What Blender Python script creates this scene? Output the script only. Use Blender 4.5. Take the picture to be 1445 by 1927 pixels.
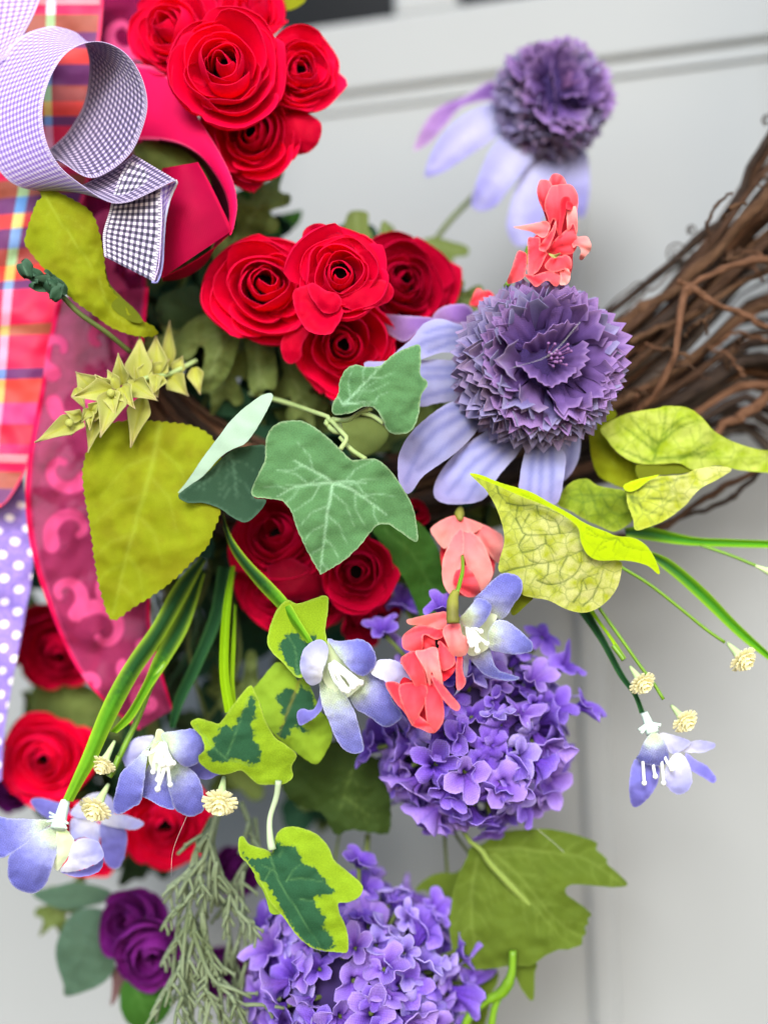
import bpy, math, random
import numpy as np
from mathutils import Vector, Matrix
from mathutils.geometry import delaunay_2d_cdt
from mathutils import noise as mnoise

R = math.radians
rnd = random.Random(7)
nrs = np.random.RandomState(7)
for o in list(bpy.data.objects):
    bpy.data.objects.remove(o, do_unlink=True)
sc = bpy.context.scene
col = sc.collection

# ------------------------------------------------------------------ camera, world, sun
DIST = 0.45                     # metres from the lens to the sharp flowers (the plane y = 0)
MM = 0.25 / 1445                # metres per photograph pixel on that plane
cam_d = bpy.data.cameras.new('camera')
cam = bpy.data.objects.new('camera', cam_d)
col.objects.link(cam)
cam.location = (0, -DIST, 0)
cam.rotation_euler = (R(90), 0, 0)
cam_d.sensor_fit = 'HORIZONTAL'
cam_d.sensor_width = 36
cam_d.lens = 36 * DIST / 0.25
cam_d.clip_start = 0.01
cam_d.clip_end = 50
cam_d.dof.use_dof = True
cam_d.dof.focus_distance = DIST - 0.004
cam_d.dof.aperture_fstop = 3.8
sc.camera = cam

SUN_EL, SUN_AZ = 30, -12        # soft light from above and behind the camera, a little from the left
w = bpy.data.worlds.new('World')
sc.world = w
w.use_nodes = True
nt = w.node_tree
bg = nt.nodes['Background']
sky = nt.nodes.new('ShaderNodeTexSky')
sky.sky_type = 'NISHITA'
sky.sun_disc = False
sky.sun_elevation = R(SUN_EL)
sky.sun_rotation = R(180 + SUN_AZ)
sky.dust_density = 1.2
sky.ozone_density = 1.6
nt.links.new(sky.outputs[0], bg.inputs[0])
bg.inputs[1].default_value = 0.12
sd = bpy.data.lights.new('sun', 'SUN')
sun = bpy.data.objects.new('sun', sd)
col.objects.link(sun)
sd.energy = 1.5
sd.angle = R(22)
sd.color = (1.0, 0.985, 0.965)
az = R(SUN_AZ)
dirv = Vector((math.sin(az) * math.cos(R(SUN_EL)), -math.cos(az) * math.cos(R(SUN_EL)), math.sin(R(SUN_EL))))
sun.rotation_euler = dirv.to_track_quat('Z', 'Y').to_euler()
sc.view_settings.view_transform = 'Standard'
sc.view_settings.look = 'None'
sc.view_settings.gamma = 1
sc.view_settings.exposure = 1.38
sc.cycles.max_bounces = 8
sc.cycles.transparent_max_bounces = 12

# ------------------------------------------------------------------ small helpers
def W(px, py, h):
    """photo pixel + millimetres toward the lens -> point of the place (metres)"""
    px = np.asarray(px, float); py = np.asarray(py, float); h = np.asarray(h, float)
    y = -h / 1000.0
    k = (DIST + y) / DIST
    return np.stack([(px - 722.5) * MM * k, y + 0 * px, (963.5 - py) * MM * k], -1)

ZM = {'A': (0, 0, 3.0104), 'B': (360, 0, 2.779), 'C': (700, 40, 2.676), 'D': (700, 480, 2.676), 'E': (1040, 180, 2.3506),
      'F': (0, 500, 3.141), 'G': (360, 600, 2.89), 'H': (780, 860, 2.779), 'I': (0, 960, 3.141), 'J': (0, 1300, 3.074),
      'K': (420, 1150, 3.803), 'L': (280, 1400, 3.0104), 'M': (640, 1150, 2.89), 'N': (780, 1500, 3.141),
      'O': (1060, 960, 3.2104), 'P': (200, 560, 4.014), 'Q': (940, 300, 7.225), 'R': (700, 1060, 4.516),
      'S': (380, 420, 3.010), 'U': (1040, 740, 3.568), 'V': (420, 920, 3.284), 'X': (0, 0, 1.0)}

def Z(frame, s):
    ox, oy, k = ZM[frame]
    a = np.array([[float(v) for v in p.split(',')] for p in s.split()])
    return a / k + [ox, oy]

def C(h, a=1.0):
    h = h.lstrip('#')
    v = [int(h[i:i + 2], 16) / 255 for i in (0, 2, 4)]
    return [x / 12.92 if x <= 0.04045 else ((x + 0.055) / 1.055) ** 2.4 for x in v] + [a]

def empty(name, loc=(0, 0, 0), label=None, cat=None, group=None, kind=None):
    o = bpy.data.objects.new(name, None)
    o.empty_display_size = 0.01
    col.objects.link(o)
    o.location = loc
    tag(o, label, cat, group, kind)
    return o

def tag(o, label=None, cat=None, group=None, kind=None):
    if label: o['label'] = label
    if cat: o['category'] = cat
    if group: o['group'] = group
    if kind: o['kind'] = kind
    return o

def thicken(v, f, t):
    """give a sheet real thickness; returns verts, faces, material index of each face (1 = the back shell), source vertex"""
    n = np.zeros_like(v)
    p0, p1, p2 = v[f[:, 0]], v[f[:, 1]], v[f[:, 2]]
    fn = np.cross(p1 - p0, p2 - p0)
    if f.shape[1] == 4:
        fn = np.cross(v[f[:, 2]] - v[f[:, 0]], v[f[:, 3]] - v[f[:, 1]])
    for k in range(f.shape[1]):
        np.add.at(n, f[:, k], fn)
    n /= np.maximum(np.linalg.norm(n, axis=1, keepdims=True), 1e-20)
    nv = len(v)
    top_, bot_ = v + n * t / 2, v - n * t / 2
    back = f[:, ::-1] + nv
    k = f.shape[1]
    e = np.vstack([np.stack([f[:, i], f[:, (i + 1) % k]], 1) for i in range(k)])
    e = e[e[:, 0] != e[:, 1]]
    key = e[:, 0].astype(np.int64) * nv + e[:, 1]
    rkey = e[:, 1].astype(np.int64) * nv + e[:, 0]
    b = e[~np.isin(key, rkey)]
    bi = np.unique(b); mp_ = np.zeros(nv, dtype=int); mp_[bi] = np.arange(len(bi)); nb = len(bi)
    V = np.vstack([top_, bot_, top_[bi], bot_[bi]])      # the cut edge has vertices of its own, so it shades crisply
    rim = np.stack([mp_[b[:, 1]] + 2 * nv, mp_[b[:, 0]] + 2 * nv, mp_[b[:, 0]] + 2 * nv + nb, mp_[b[:, 1]] + 2 * nv + nb], 1)
    faces = [list(x) for x in f] + [list(x) for x in back] + [list(x) for x in rim]
    mi = [0] * len(f) + [1] * len(f) + [0] * len(rim)
    return V, faces, mi, np.concatenate([np.arange(nv), np.arange(nv), bi, bi])

def mesh(name, v, f, A=None, uv=None, mat=None, mat2=None, thick=0, smooth=True):
    v = np.asarray(v, float); f = np.asarray(f)
    if A is None: A = np.tile([0.5, 1, 0, 0], (len(v), 1)).astype(float)
    if uv is None: uv = np.zeros((len(v), 2))
    mi = None
    if thick:
        v, faces, mi, src = thicken(v, f, thick)
        A = A[src]; uv = uv[src]
    else:
        faces = f.tolist()
    faces = [x if len(set(x)) == len(x) else list(dict.fromkeys(x)) for x in faces]
    ok = [i for i, x in enumerate(faces) if len(x) > 2]
    if len(ok) != len(faces):
        faces = [faces[i] for i in ok]
        if mi: mi = [mi[i] for i in ok]
    me = bpy.data.meshes.new(name)
    me.from_pydata(v.tolist(), [], faces)
    at = me.attributes.new('A', 'FLOAT_COLOR', 'POINT')
    at.data.foreach_set('color', np.ascontiguousarray(A, dtype=np.float32).ravel())
    li = np.zeros(len(me.loops), dtype=np.int32)
    me.loops.foreach_get('vertex_index', li)
    ul = me.uv_layers.new(name='UVMap')
    ul.data.foreach_set('uv', np.ascontiguousarray(uv[li], dtype=np.float32).ravel())
    if mat: me.materials.append(mat)
    if mat2:
        me.materials.append(mat2)
        if mi: me.polygons.foreach_set('material_index', np.array(mi, dtype=np.int32))
    if smooth:
        me.polygons.foreach_set('use_smooth', np.ones(len(me.polygons), dtype=bool))
    return me

def put(name, me, parent=None, loc=None, rel=True):
    """link a mesh object; rel: the mesh is in world coordinates and the parent sits unrotated at its own location"""
    o = bpy.data.objects.new(name, me)
    col.objects.link(o)
    if parent:
        o.parent = parent
        if rel:
            p = Vector(parent.location)
            q = parent.parent
            while q:
                p = p + Vector(q.location); q = q.parent
            o.location = -p
    if loc is not None: o.location = loc
    return o

def center_obj(o):
    """move a world-coordinate mesh object's origin to its middle"""
    me = o.data
    co = np.zeros(len(me.vertices) * 3)
    me.vertices.foreach_get('co', co)
    c = co.reshape(-1, 3).mean(0)
    me.transform(Matrix.Translation(-Vector(c)))
    o.location = Vector(o.location) + Vector(c)
    return o

def smoothstep(a, b, x):
    t = np.clip((x - a) / (b - a), 0, 1)
    return t * t * (3 - 2 * t)

def crom(p, n, closed=False):
    """Catmull-Rom through the rows of p, n samples evenly spaced"""
    p = np.asarray(p, float)
    if closed:
        q = np.vstack([p[-1], p, p[0], p[1]])
    else:
        q = np.vstack([2 * p[0] - p[1], p, 2 * p[-1] - p[-2]])
    segs = []
    m = len(q) - 3
    t = np.linspace(0, 1, 13)[:-1][:, None]
    for i in range(m):
        a, b, c, d = q[i], q[i + 1], q[i + 2], q[i + 3]
        segs.append(0.5 * (2 * b + (c - a) * t + (2 * a - 5 * b + 4 * c - d) * t ** 2 + (3 * b - a - 3 * c + d) * t ** 3))
    s = np.vstack(segs + [q[-2][None]])
    L = np.concatenate([[0], np.cumsum(np.linalg.norm(np.diff(s, axis=0), axis=1))])
    tt = np.linspace(0, L[-1], n + 1)[:-1] if closed else np.linspace(0, L[-1], n)
    return np.stack([np.interp(tt, L, s[:, k]) for k in range(s.shape[1])], 1)

def plen(p):
    return np.linalg.norm(np.diff(p, axis=0), axis=1).sum()

def segdist(P, poly, closed=False):
    a = poly; b = np.roll(poly, -1, axis=0)
    if not closed: a, b = a[:-1], b[:-1]
    d = np.full(len(P), 1e9)
    for p, q in zip(a, b):
        e = q - p
        t = np.clip(((P - p) @ e) / max(e @ e, 1e-9), 0, 1)
        d = np.minimum(d, np.linalg.norm(P - (p + t[:, None] * e), axis=1))
    return d

def inside(P, poly):
    x, y = P[:, 0], P[:, 1]
    r = np.zeros(len(P), bool)
    a = poly; b = np.roll(poly, -1, axis=0)
    for (x1, y1), (x2, y2) in zip(a, b):
        if y1 == y2: continue
        c = ((y1 > y) != (y2 > y)) & (x < (x2 - x1) * (y - y1) / (y2 - y1) + x1)
        r ^= c
    return r

def vnoise(P, scale, seed=0):
    """smooth 2-d noise in -1..1"""
    z = seed * 7.31
    return np.array([mnoise.noise((a / scale, b / scale, z)) + .4 * mnoise.noise((a / scale * 2.1, b / scale * 2.1, z + 3)) for a, b in P]) * 1.5

# ------------------------------------------------------------------ generic shapes
def sheet(out, h=0, sp=5.0, tx=0, ty=0, cup=0, wav=0, wl=60, veins=(), vw=2.5, side=0, base=None, mask=None,
          edgew=3.0, fray=0.5, serr=0, fold=0, thick=0.3, seed=1, mat=None, mat2=None, name='blade', hf=None, gmax=None, pleat=0):
    """a leaf or petal cut from cloth: its own outline, bent in depth, with midrib fold, cupping and waves"""
    n = max(16, int(plen(np.vstack([out, out[:1]])) / sp))
    b = crom(out, n, True)
    tan = np.roll(b, -1, 0) - np.roll(b, 1, 0)
    nor = np.stack([tan[:, 1], -tan[:, 0]], 1) / np.maximum(np.linalg.norm(tan, axis=1, keepdims=True), 1e-6)
    r = np.random.RandomState(seed)
    area = 0.5 * np.sum(b[:, 0] * np.roll(b[:, 1], -1) - np.roll(b[:, 0], -1) * b[:, 1])
    sgn = 1 if area > 0 else -1
    j = r.uniform(-fray, fray, n)
    if serr:
        per = max(3, int(round(14 / sp)))
        j = j + serr * ((np.arange(n) % per) / per - .5)
    b = b + nor * sgn * j[:, None]
    lo, hi = b.min(0), b.max(0)
    gx, gy = np.meshgrid(np.arange(lo[0], hi[0], sp), np.arange(lo[1], hi[1], sp * .87))
    gx = gx + (np.arange(gx.shape[0]) % 2)[:, None] * sp / 2
    G = np.stack([gx.ravel(), gy.ravel()], 1)
    G = G[inside(G, b)]
    if len(G): G = G[segdist(G, b, True) > sp * .55]
    P = np.vstack([b, G]) if len(G) else b
    res = delaunay_2d_cdt([Vector(p) for p in P], [], [list(range(n))], 1, 1e-5)
    P = np.array([[p.x, p.y] for p in res[0]])
    F = np.array([f for f in res[2] if len(f) == 3])
    c = (lo + hi) / 2; half = max((hi - lo).max() / 2, 1)
    q = (P - c) / half
    hh = h + tx * q[:, 0] + ty * q[:, 1] + cup * (q ** 2).sum(1)
    de = segdist(P, b, True)
    vn = np.zeros(len(P))
    V = [np.asarray(v, float) for v in veins]
    if V:
        d0 = np.full(len(P), 1e9)
        allv = []
        for v in V:
            v = crom(v, 14) if len(v) > 2 else np.linspace(v[0], v[1], 9)
            dv = v[-1] - v[0]; pn = np.array([-dv[1], dv[0]]) / max(np.linalg.norm(dv), 1)
            v = v + pn * (r.uniform(-1, 1, len(v)) * min(vw, 2.2) * .6 * np.sin(np.linspace(0, np.pi, len(v))))[:, None]
            allv.append((v, 1.0))
            d0 = np.minimum(d0, segdist(P, v))
            if side:
                L = plen(v); vv = crom(v, 20) if len(v) > 2 else np.linspace(v[0], v[1], 20)
                k = 0; s = side * .6
                while s < L * .92:
                    i = min(18, int(s / L * 19)); p = vv[i]; t = vv[i + 1] - vv[i]; t = t / max(np.linalg.norm(t), 1e-6)
                    ang = (1 if k % 2 else -1) * R(48 + 10 * r.rand())
                    tt = np.array([t[0] * math.cos(ang) - t[1] * math.sin(ang), t[0] * math.sin(ang) + t[1] * math.cos(ang)])
                    ln = side * (1.9 - 1.1 * s / L)
                    e1 = p + tt * ln * .5; e2 = p + (tt * .85 + t * .35) * ln
                    allv.append((np.array([p, e1, e2]), .5))
                    s += side * .5; k += 1
        for v, st in allv:
            d = segdist(P, v)
            tq = np.clip(np.linalg.norm(P - v[0], axis=1) / max(np.linalg.norm(v[-1] - v[0]), 1), 0, 1)
            wv = vw * (1 if st == 1 else .7) * (1.15 - .5 * tq)
            g = st * (1 - .35 * tq) * np.exp(-(d / wv) ** 2)
            vn = np.maximum(vn, g)
            hh -= st * .12 * np.exp(-(d / (wv * 1.6)) ** 2)
        if fold: hh += fold * np.minimum(d0 / half, 1) ** .8
    if wav:
        hh += wav * vnoise(P, wl, seed) * (0.35 + 0.65 * np.clip(1 - de / (half * .5), 0, 1))
        hh += wav * .35 * vnoise(P, wl * .4, seed + 5)
    if hf: hh += hf(P)
    if pleat:
        b0 = np.asarray(base if base is not None else b[0], float); ax = P.mean(0) - b0; ax = ax / max(np.linalg.norm(ax), 1)
        rel = P - b0; th = np.arctan2(rel[:, 0] * -ax[1] + rel[:, 1] * ax[0], np.abs(rel @ ax) + 12)
        dd = np.linalg.norm(rel, axis=1) / half
        hh += pleat * (np.abs(np.sin(th * r.uniform(3.5, 5.5) + r.uniform(0, 3))) - .5) * np.clip(dd, 0, 1.6)
    g = np.zeros(len(P))
    if base is not None:
        db = np.linalg.norm(P - np.asarray(base), axis=1)
        g = db / (gmax or db.max())
    mk = np.zeros(len(P))
    if mask is not None:
        mk = np.full(len(P), -40.0)
        for m in mask:
            mb = crom(m, 60, True)
            d = segdist(P, mb, True)
            mk = np.maximum(mk, np.where(inside(P, mb), d, -d))
        mk = np.clip(mk / 40 + .5, 0, 1)
    A = np.stack([g, np.clip(de / edgew, 0, 1), vn, mk], 1)
    v3 = W(P[:, 0], P[:, 1], hh)
    p0, p1, p2 = v3[F[:, 0]], v3[F[:, 1]], v3[F[:, 2]]
    if np.cross(p1 - p0, p2 - p0)[:, 1].sum() > 0: F = F[:, ::-1]
    return mesh(name, v3, F, A, P * MM * 1000, mat, mat2, thick / 1000)

def tube_arrays(p, r, seg=8, wob=0, seed=0):
    """p (n,3) world points, r radius (m) scalar or array"""
    p = np.asarray(p, float); n = len(p)
    r = np.broadcast_to(np.asarray(r, float), (n,)).copy()
    if wob:
        rr = np.random.RandomState(seed)
        r = r * (1 + wob * rr.uniform(-1, 1, n))
    t = np.gradient(p, axis=0); t /= np.maximum(np.linalg.norm(t, axis=1, keepdims=True), 1e-12)
    up = np.array([0, -1.0, 0])
    s = np.cross(t, up); bad = np.linalg.norm(s, axis=1) < .05
    s[bad] = np.cross(t[bad], [1.0, 0, 0.1])
    s /= np.linalg.norm(s, axis=1, keepdims=True)
    u = np.cross(s, t)
    th = np.arange(seg) * 2 * np.pi / seg
    v = p[:, None, :] + r[:, None, None] * (np.cos(th)[None, :, None] * s[:, None, :] + np.sin(th)[None, :, None] * u[:, None, :])
    v = v.reshape(-1, 3)
    f = []
    for i in range(n - 1):
        for k in range(seg):
            a = i * seg + k; b = i * seg + (k + 1) % seg
            f.append([a, b, b + seg, a + seg])
    v = np.vstack([v, p[:1], p[-1:]])
    c0, c1 = len(v) - 2, len(v) - 1
    for k in range(seg):
        f.append([c0, (k + 1) % seg, k, k]); f.append([c1, (n - 1) * seg + k, (n - 1) * seg + (k + 1) % seg, (n - 1) * seg + (k + 1) % seg])
    g = np.concatenate([np.repeat(np.linspace(0, 1, n), seg), [0, 1]])
    A = np.stack([g, np.ones(len(g)), np.zeros(len(g)), np.zeros(len(g))], 1)
    L = plen(p) * 1000
    uv = np.stack([np.concatenate([np.tile(np.arange(seg) / seg, n) * 6.28 * r.mean() * 1000, [0, 0]]), g * L], 1)
    return v, np.array(f), A, uv

class Bag:
    """collects pieces that make ONE mesh"""
    def __init__(s): s.v = []; s.f = []; s.A = []; s.u = []; s.n = 0
    def add(s, v, f, A, uv):
        f = np.asarray(f)
        if f.shape[1] == 3: f = np.hstack([f, f[:, 2:3]])
        s.v.append(v); s.f.append(f + s.n); s.A.append(A); s.u.append(uv); s.n += len(v)
    def mesh(s, name, mat, thick=0, mat2=None):
        return mesh(name, np.vstack(s.v), np.vstack(s.f), np.vstack(s.A), np.vstack(s.u), mat, mat2, thick)

def path3(pts, n=24):
    """pts rows (px, py, h) -> smooth world path"""
    q = crom(np.array(pts, float), n)
    return W(q[:, 0], q[:, 1], q[:, 2]), q

def tube(name, pts, r, mat, parent=None, n=24, seg=8, wob=0, seed=0):
    """r in photo pixels: number or list along the path"""
    p, q = path3(pts, n)
    rr = np.interp(np.linspace(0, 1, n), np.linspace(0, 1, len(r)), r) if isinstance(r, (list, tuple)) else r
    me = mesh(name, *tube_arrays(p, np.asarray(rr) * MM, seg, wob, seed), mat)
    return put(name, me, parent)

def ruled(name, ea, eb, mat, mat2=None, n=80, k=14, bulge=0, thick=.35, parent=None, wave=0, seed=0, picot=0, mmw=None, keel=False):
    """a band of ribbon between its two edges (rows px, py, h)"""
    a = crom(np.array(ea, float), n); b = crom(np.array(eb, float), n)
    if picot:
        s = np.where(np.arange(n) % 2 == 0, 1, -1)[:, None]
        d = (b - a); d /= np.maximum(np.linalg.norm(d[:, :2], axis=1, keepdims=True), 1)
        b = b + d * s * picot; a = a - d * s * picot
    t = np.linspace(0, 1, k)
    q = a[:, None, :] * (1 - t)[None, :, None] + b[:, None, :] * t[None, :, None]
    q[:, :, 2] += bulge * (np.sin(np.pi * t) if not keel else 1 - np.abs(2 * t - 1))[None, :]
    q = q.reshape(-1, 3)
    if wave: q[:, 2] += wave * vnoise(q[:, :2], 70, seed)
    v = W(q[:, 0], q[:, 1], q[:, 2])
    G = v.reshape(n, k, 3)
    mid = G[:, k // 2]
    L = np.concatenate([[0], np.cumsum(np.linalg.norm(np.diff(mid, axis=0), axis=1))]) * 1000
    wd = mmw or np.linalg.norm(G[:, -1] - G[:, 0], axis=1).mean() * 1000
    uv = np.stack([np.repeat(L, k), np.tile(t * wd, n)], 1)
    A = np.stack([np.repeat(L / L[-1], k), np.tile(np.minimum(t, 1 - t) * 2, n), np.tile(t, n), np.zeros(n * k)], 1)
    f = [[i * k + j, i * k + j + 1, (i + 1) * k + j + 1, (i + 1) * k + j] for i in range(n - 1) for j in range(k - 1)]
    me = mesh(name, v, np.array(f), A, uv, mat, mat2, thick / 1000)
    return put(name, me, parent)

def petal_arrays(base, tip, wpx, shape='round', arch=0, cup=0, roll=0, n=12, m=9, curl=0, crum=0, seed=0, vein=0):
    """a parametric petal between two points of the place; width in photo pixels, arch / curl in mm"""
    B = W(*base); T = W(*tip); a = T - B; L = np.linalg.norm(a); a = a / L
    f = np.array([0, -1.0, 0]); f = f - a * (f @ a)
    if np.linalg.norm(f) < .15: f = np.array([0, 0, 1.0]); f = f - a * (f @ a)
    f /= np.linalg.norm(f)
    s = np.cross(a, f)
    c, sn = math.cos(R(roll)), math.sin(R(roll))
    f, s = f * c + s * sn, s * c - f * sn
    v = np.linspace(0, 1, n); u = np.linspace(-1, 1, m)
    if shape == 'round': pr = np.sin(np.pi * np.clip(v, 0, 1) ** 1.25) ** .55 * (v < 1) + .0
    elif shape == 'star': pr = np.where(v < .32, (v / .32 + .12) ** .6, np.maximum((1 - v) / .68, 0) ** 1.15)
    elif shape == 'point': pr = np.sin(np.pi * v ** .8) ** .9 * (1 - .25 * v)
    elif shape == 'fan': pr = (.25 + .75 * np.sin(np.pi / 2 * v)) * np.where(v > .8, np.sqrt(np.clip(1 - ((v - .8) / .2) ** 2, 0, 1)) * .6 + .4, 1)
    pr = np.maximum(pr, .05)
    if shape in ('round', 'point', 'star'): pr[-1] = .02
    wv = wpx * MM / 2 * pr
    rr = np.random.RandomState(seed)
    U, V = np.meshgrid(u, v)
    Q = B + a * (V * L)[..., None] + s * (U * wv[:, None])[..., None]
    d = arch / 1000 * np.sin(np.pi * V) + cup * np.abs(U) ** 1.8 * wv[:, None] + curl / 1000 * V ** 2.5
    if crum: d = d + crum / 1000 * vnoise(np.stack([U.ravel() * 10, V.ravel() * 16], 1), 9, seed).reshape(U.shape)
    if vein: d = d + vein / 1000 * np.cos(U * np.pi * 3) * np.sin(np.pi * V) ** .5
    Q = Q + f * d[..., None]
    A = np.stack([V.ravel(), np.clip(np.minimum((1 - np.abs(U)) * 3, (1 - V) * 5), 0, 1).ravel(), (np.exp(-(U / .12) ** 2)).ravel(), np.zeros(n * m)], 1)
    F = [[i * m + j, i * m + j + 1, (i + 1) * m + j + 1, (i + 1) * m + j] for i in range(n - 1) for j in range(m - 1)]
    uv = np.stack([(U * wv[:, None]).ravel() * 1000, V.ravel() * L * 1000], 1)
    return Q.reshape(-1, 3), np.array(F), A, uv

def petal(name, mat, parent, *a, thick=.25, **k):
    return put(name, mesh(name, *petal_arrays(*a, **k), mat, None, thick / 1000), parent)

def ball_arrays(c, r, seg=10, rings=7, sq=(1, 1, 1)):
    v = []; f = []
    for i in range(rings + 1):
        ph = np.pi * i / rings
        for k in range(seg):
            th = 2 * np.pi * k / seg
            v.append([c[0] + r * sq[0] * math.sin(ph) * math.cos(th), c[1] + r * sq[1] * math.sin(ph) * math.sin(th), c[2] + r * sq[2] * math.cos(ph)])
    for i in range(rings):
        for k in range(seg):
            a = i * seg + k; b = i * seg + (k + 1) % seg
            f.append([a, a + seg, b + seg, b])
    v = np.array(v)
    A = np.tile([.5, 1, 0, 0], (len(v), 1)).astype(float)
    return v, np.array(f), A, v[:, [0, 2]] * 1000

# ------------------------------------------------------------------ materials
def nodes_of(name):
    m = bpy.data.materials.new(name)
    m.use_nodes = True
    return m, m.node_tree, m.node_tree.nodes['Principled BSDF'], m.node_tree.nodes['Material Output']

def N(t, typ, **k):
    n = t.nodes.new(typ)
    for a, b in k.items(): setattr(n, a, b)
    return n

def math_n(t, op, a, b=None, clamp=False):
    n = N(t, 'ShaderNodeMath', operation=op, use_clamp=clamp)
    for i, x in enumerate((a, b)):
        if x is None: continue
        if isinstance(x, (int, float)): n.inputs[i].default_value = x
        else: t.links.new(x, n.inputs[i])
    return n.outputs[0]

def mix_n(t, fac, a, b, mode='MIX'):
    n = N(t, 'ShaderNodeMix', data_type='RGBA', blend_type=mode)
    for s, x in ((n.inputs[0], fac), (n.inputs[6], a), (n.inputs[7], b)):
        if isinstance(x, (int, float)): s.default_value = x
        elif isinstance(x, (list, tuple)): s.default_value = x
        else: t.links.new(x, s)
    return n.outputs[2]

def ramp_n(t, fac, stops, interp='LINEAR'):
    n = N(t, 'ShaderNodeValToRGB')
    cr = n.color_ramp; cr.interpolation = interp
    while len(cr.elements) < len(stops): cr.elements.new(0.5)
    for e, (p, c) in zip(cr.elements, stops):
        e.position = p; e.color = C(c) if isinstance(c, str) else c
    t.links.new(fac, n.inputs[0])
    return n.outputs[0]

def sep_attr(t):
    a = N(t, 'ShaderNodeAttribute', attribute_name='A')
    s = N(t, 'ShaderNodeSeparateXYZ')
    t.links.new(a.outputs['Vector'], s.inputs[0])
    return s.outputs[0], s.outputs[1], s.outputs[2], a.outputs['Alpha']

def weave_height(t, period=.55, angle=0):
    """crossing threads, from UVs in millimetres"""
    uv = N(t, 'ShaderNodeUVMap')
    mp = N(t, 'ShaderNodeMapping'); mp.inputs['Rotation'].default_value = (0, 0, R(angle))
    t.links.new(uv.outputs[0], mp.inputs[0])
    s = N(t, 'ShaderNodeSeparateXYZ'); t.links.new(mp.outputs[0], s.inputs[0])
    a = math_n(t, 'SINE', math_n(t, 'MULTIPLY', s.outputs[0], 6.283 / period))
    b = math_n(t, 'SINE', math_n(t, 'MULTIPLY', s.outputs[1], 6.283 / period))
    return math_n(t, 'ADD', a, b), uv.outputs[0]

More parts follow.
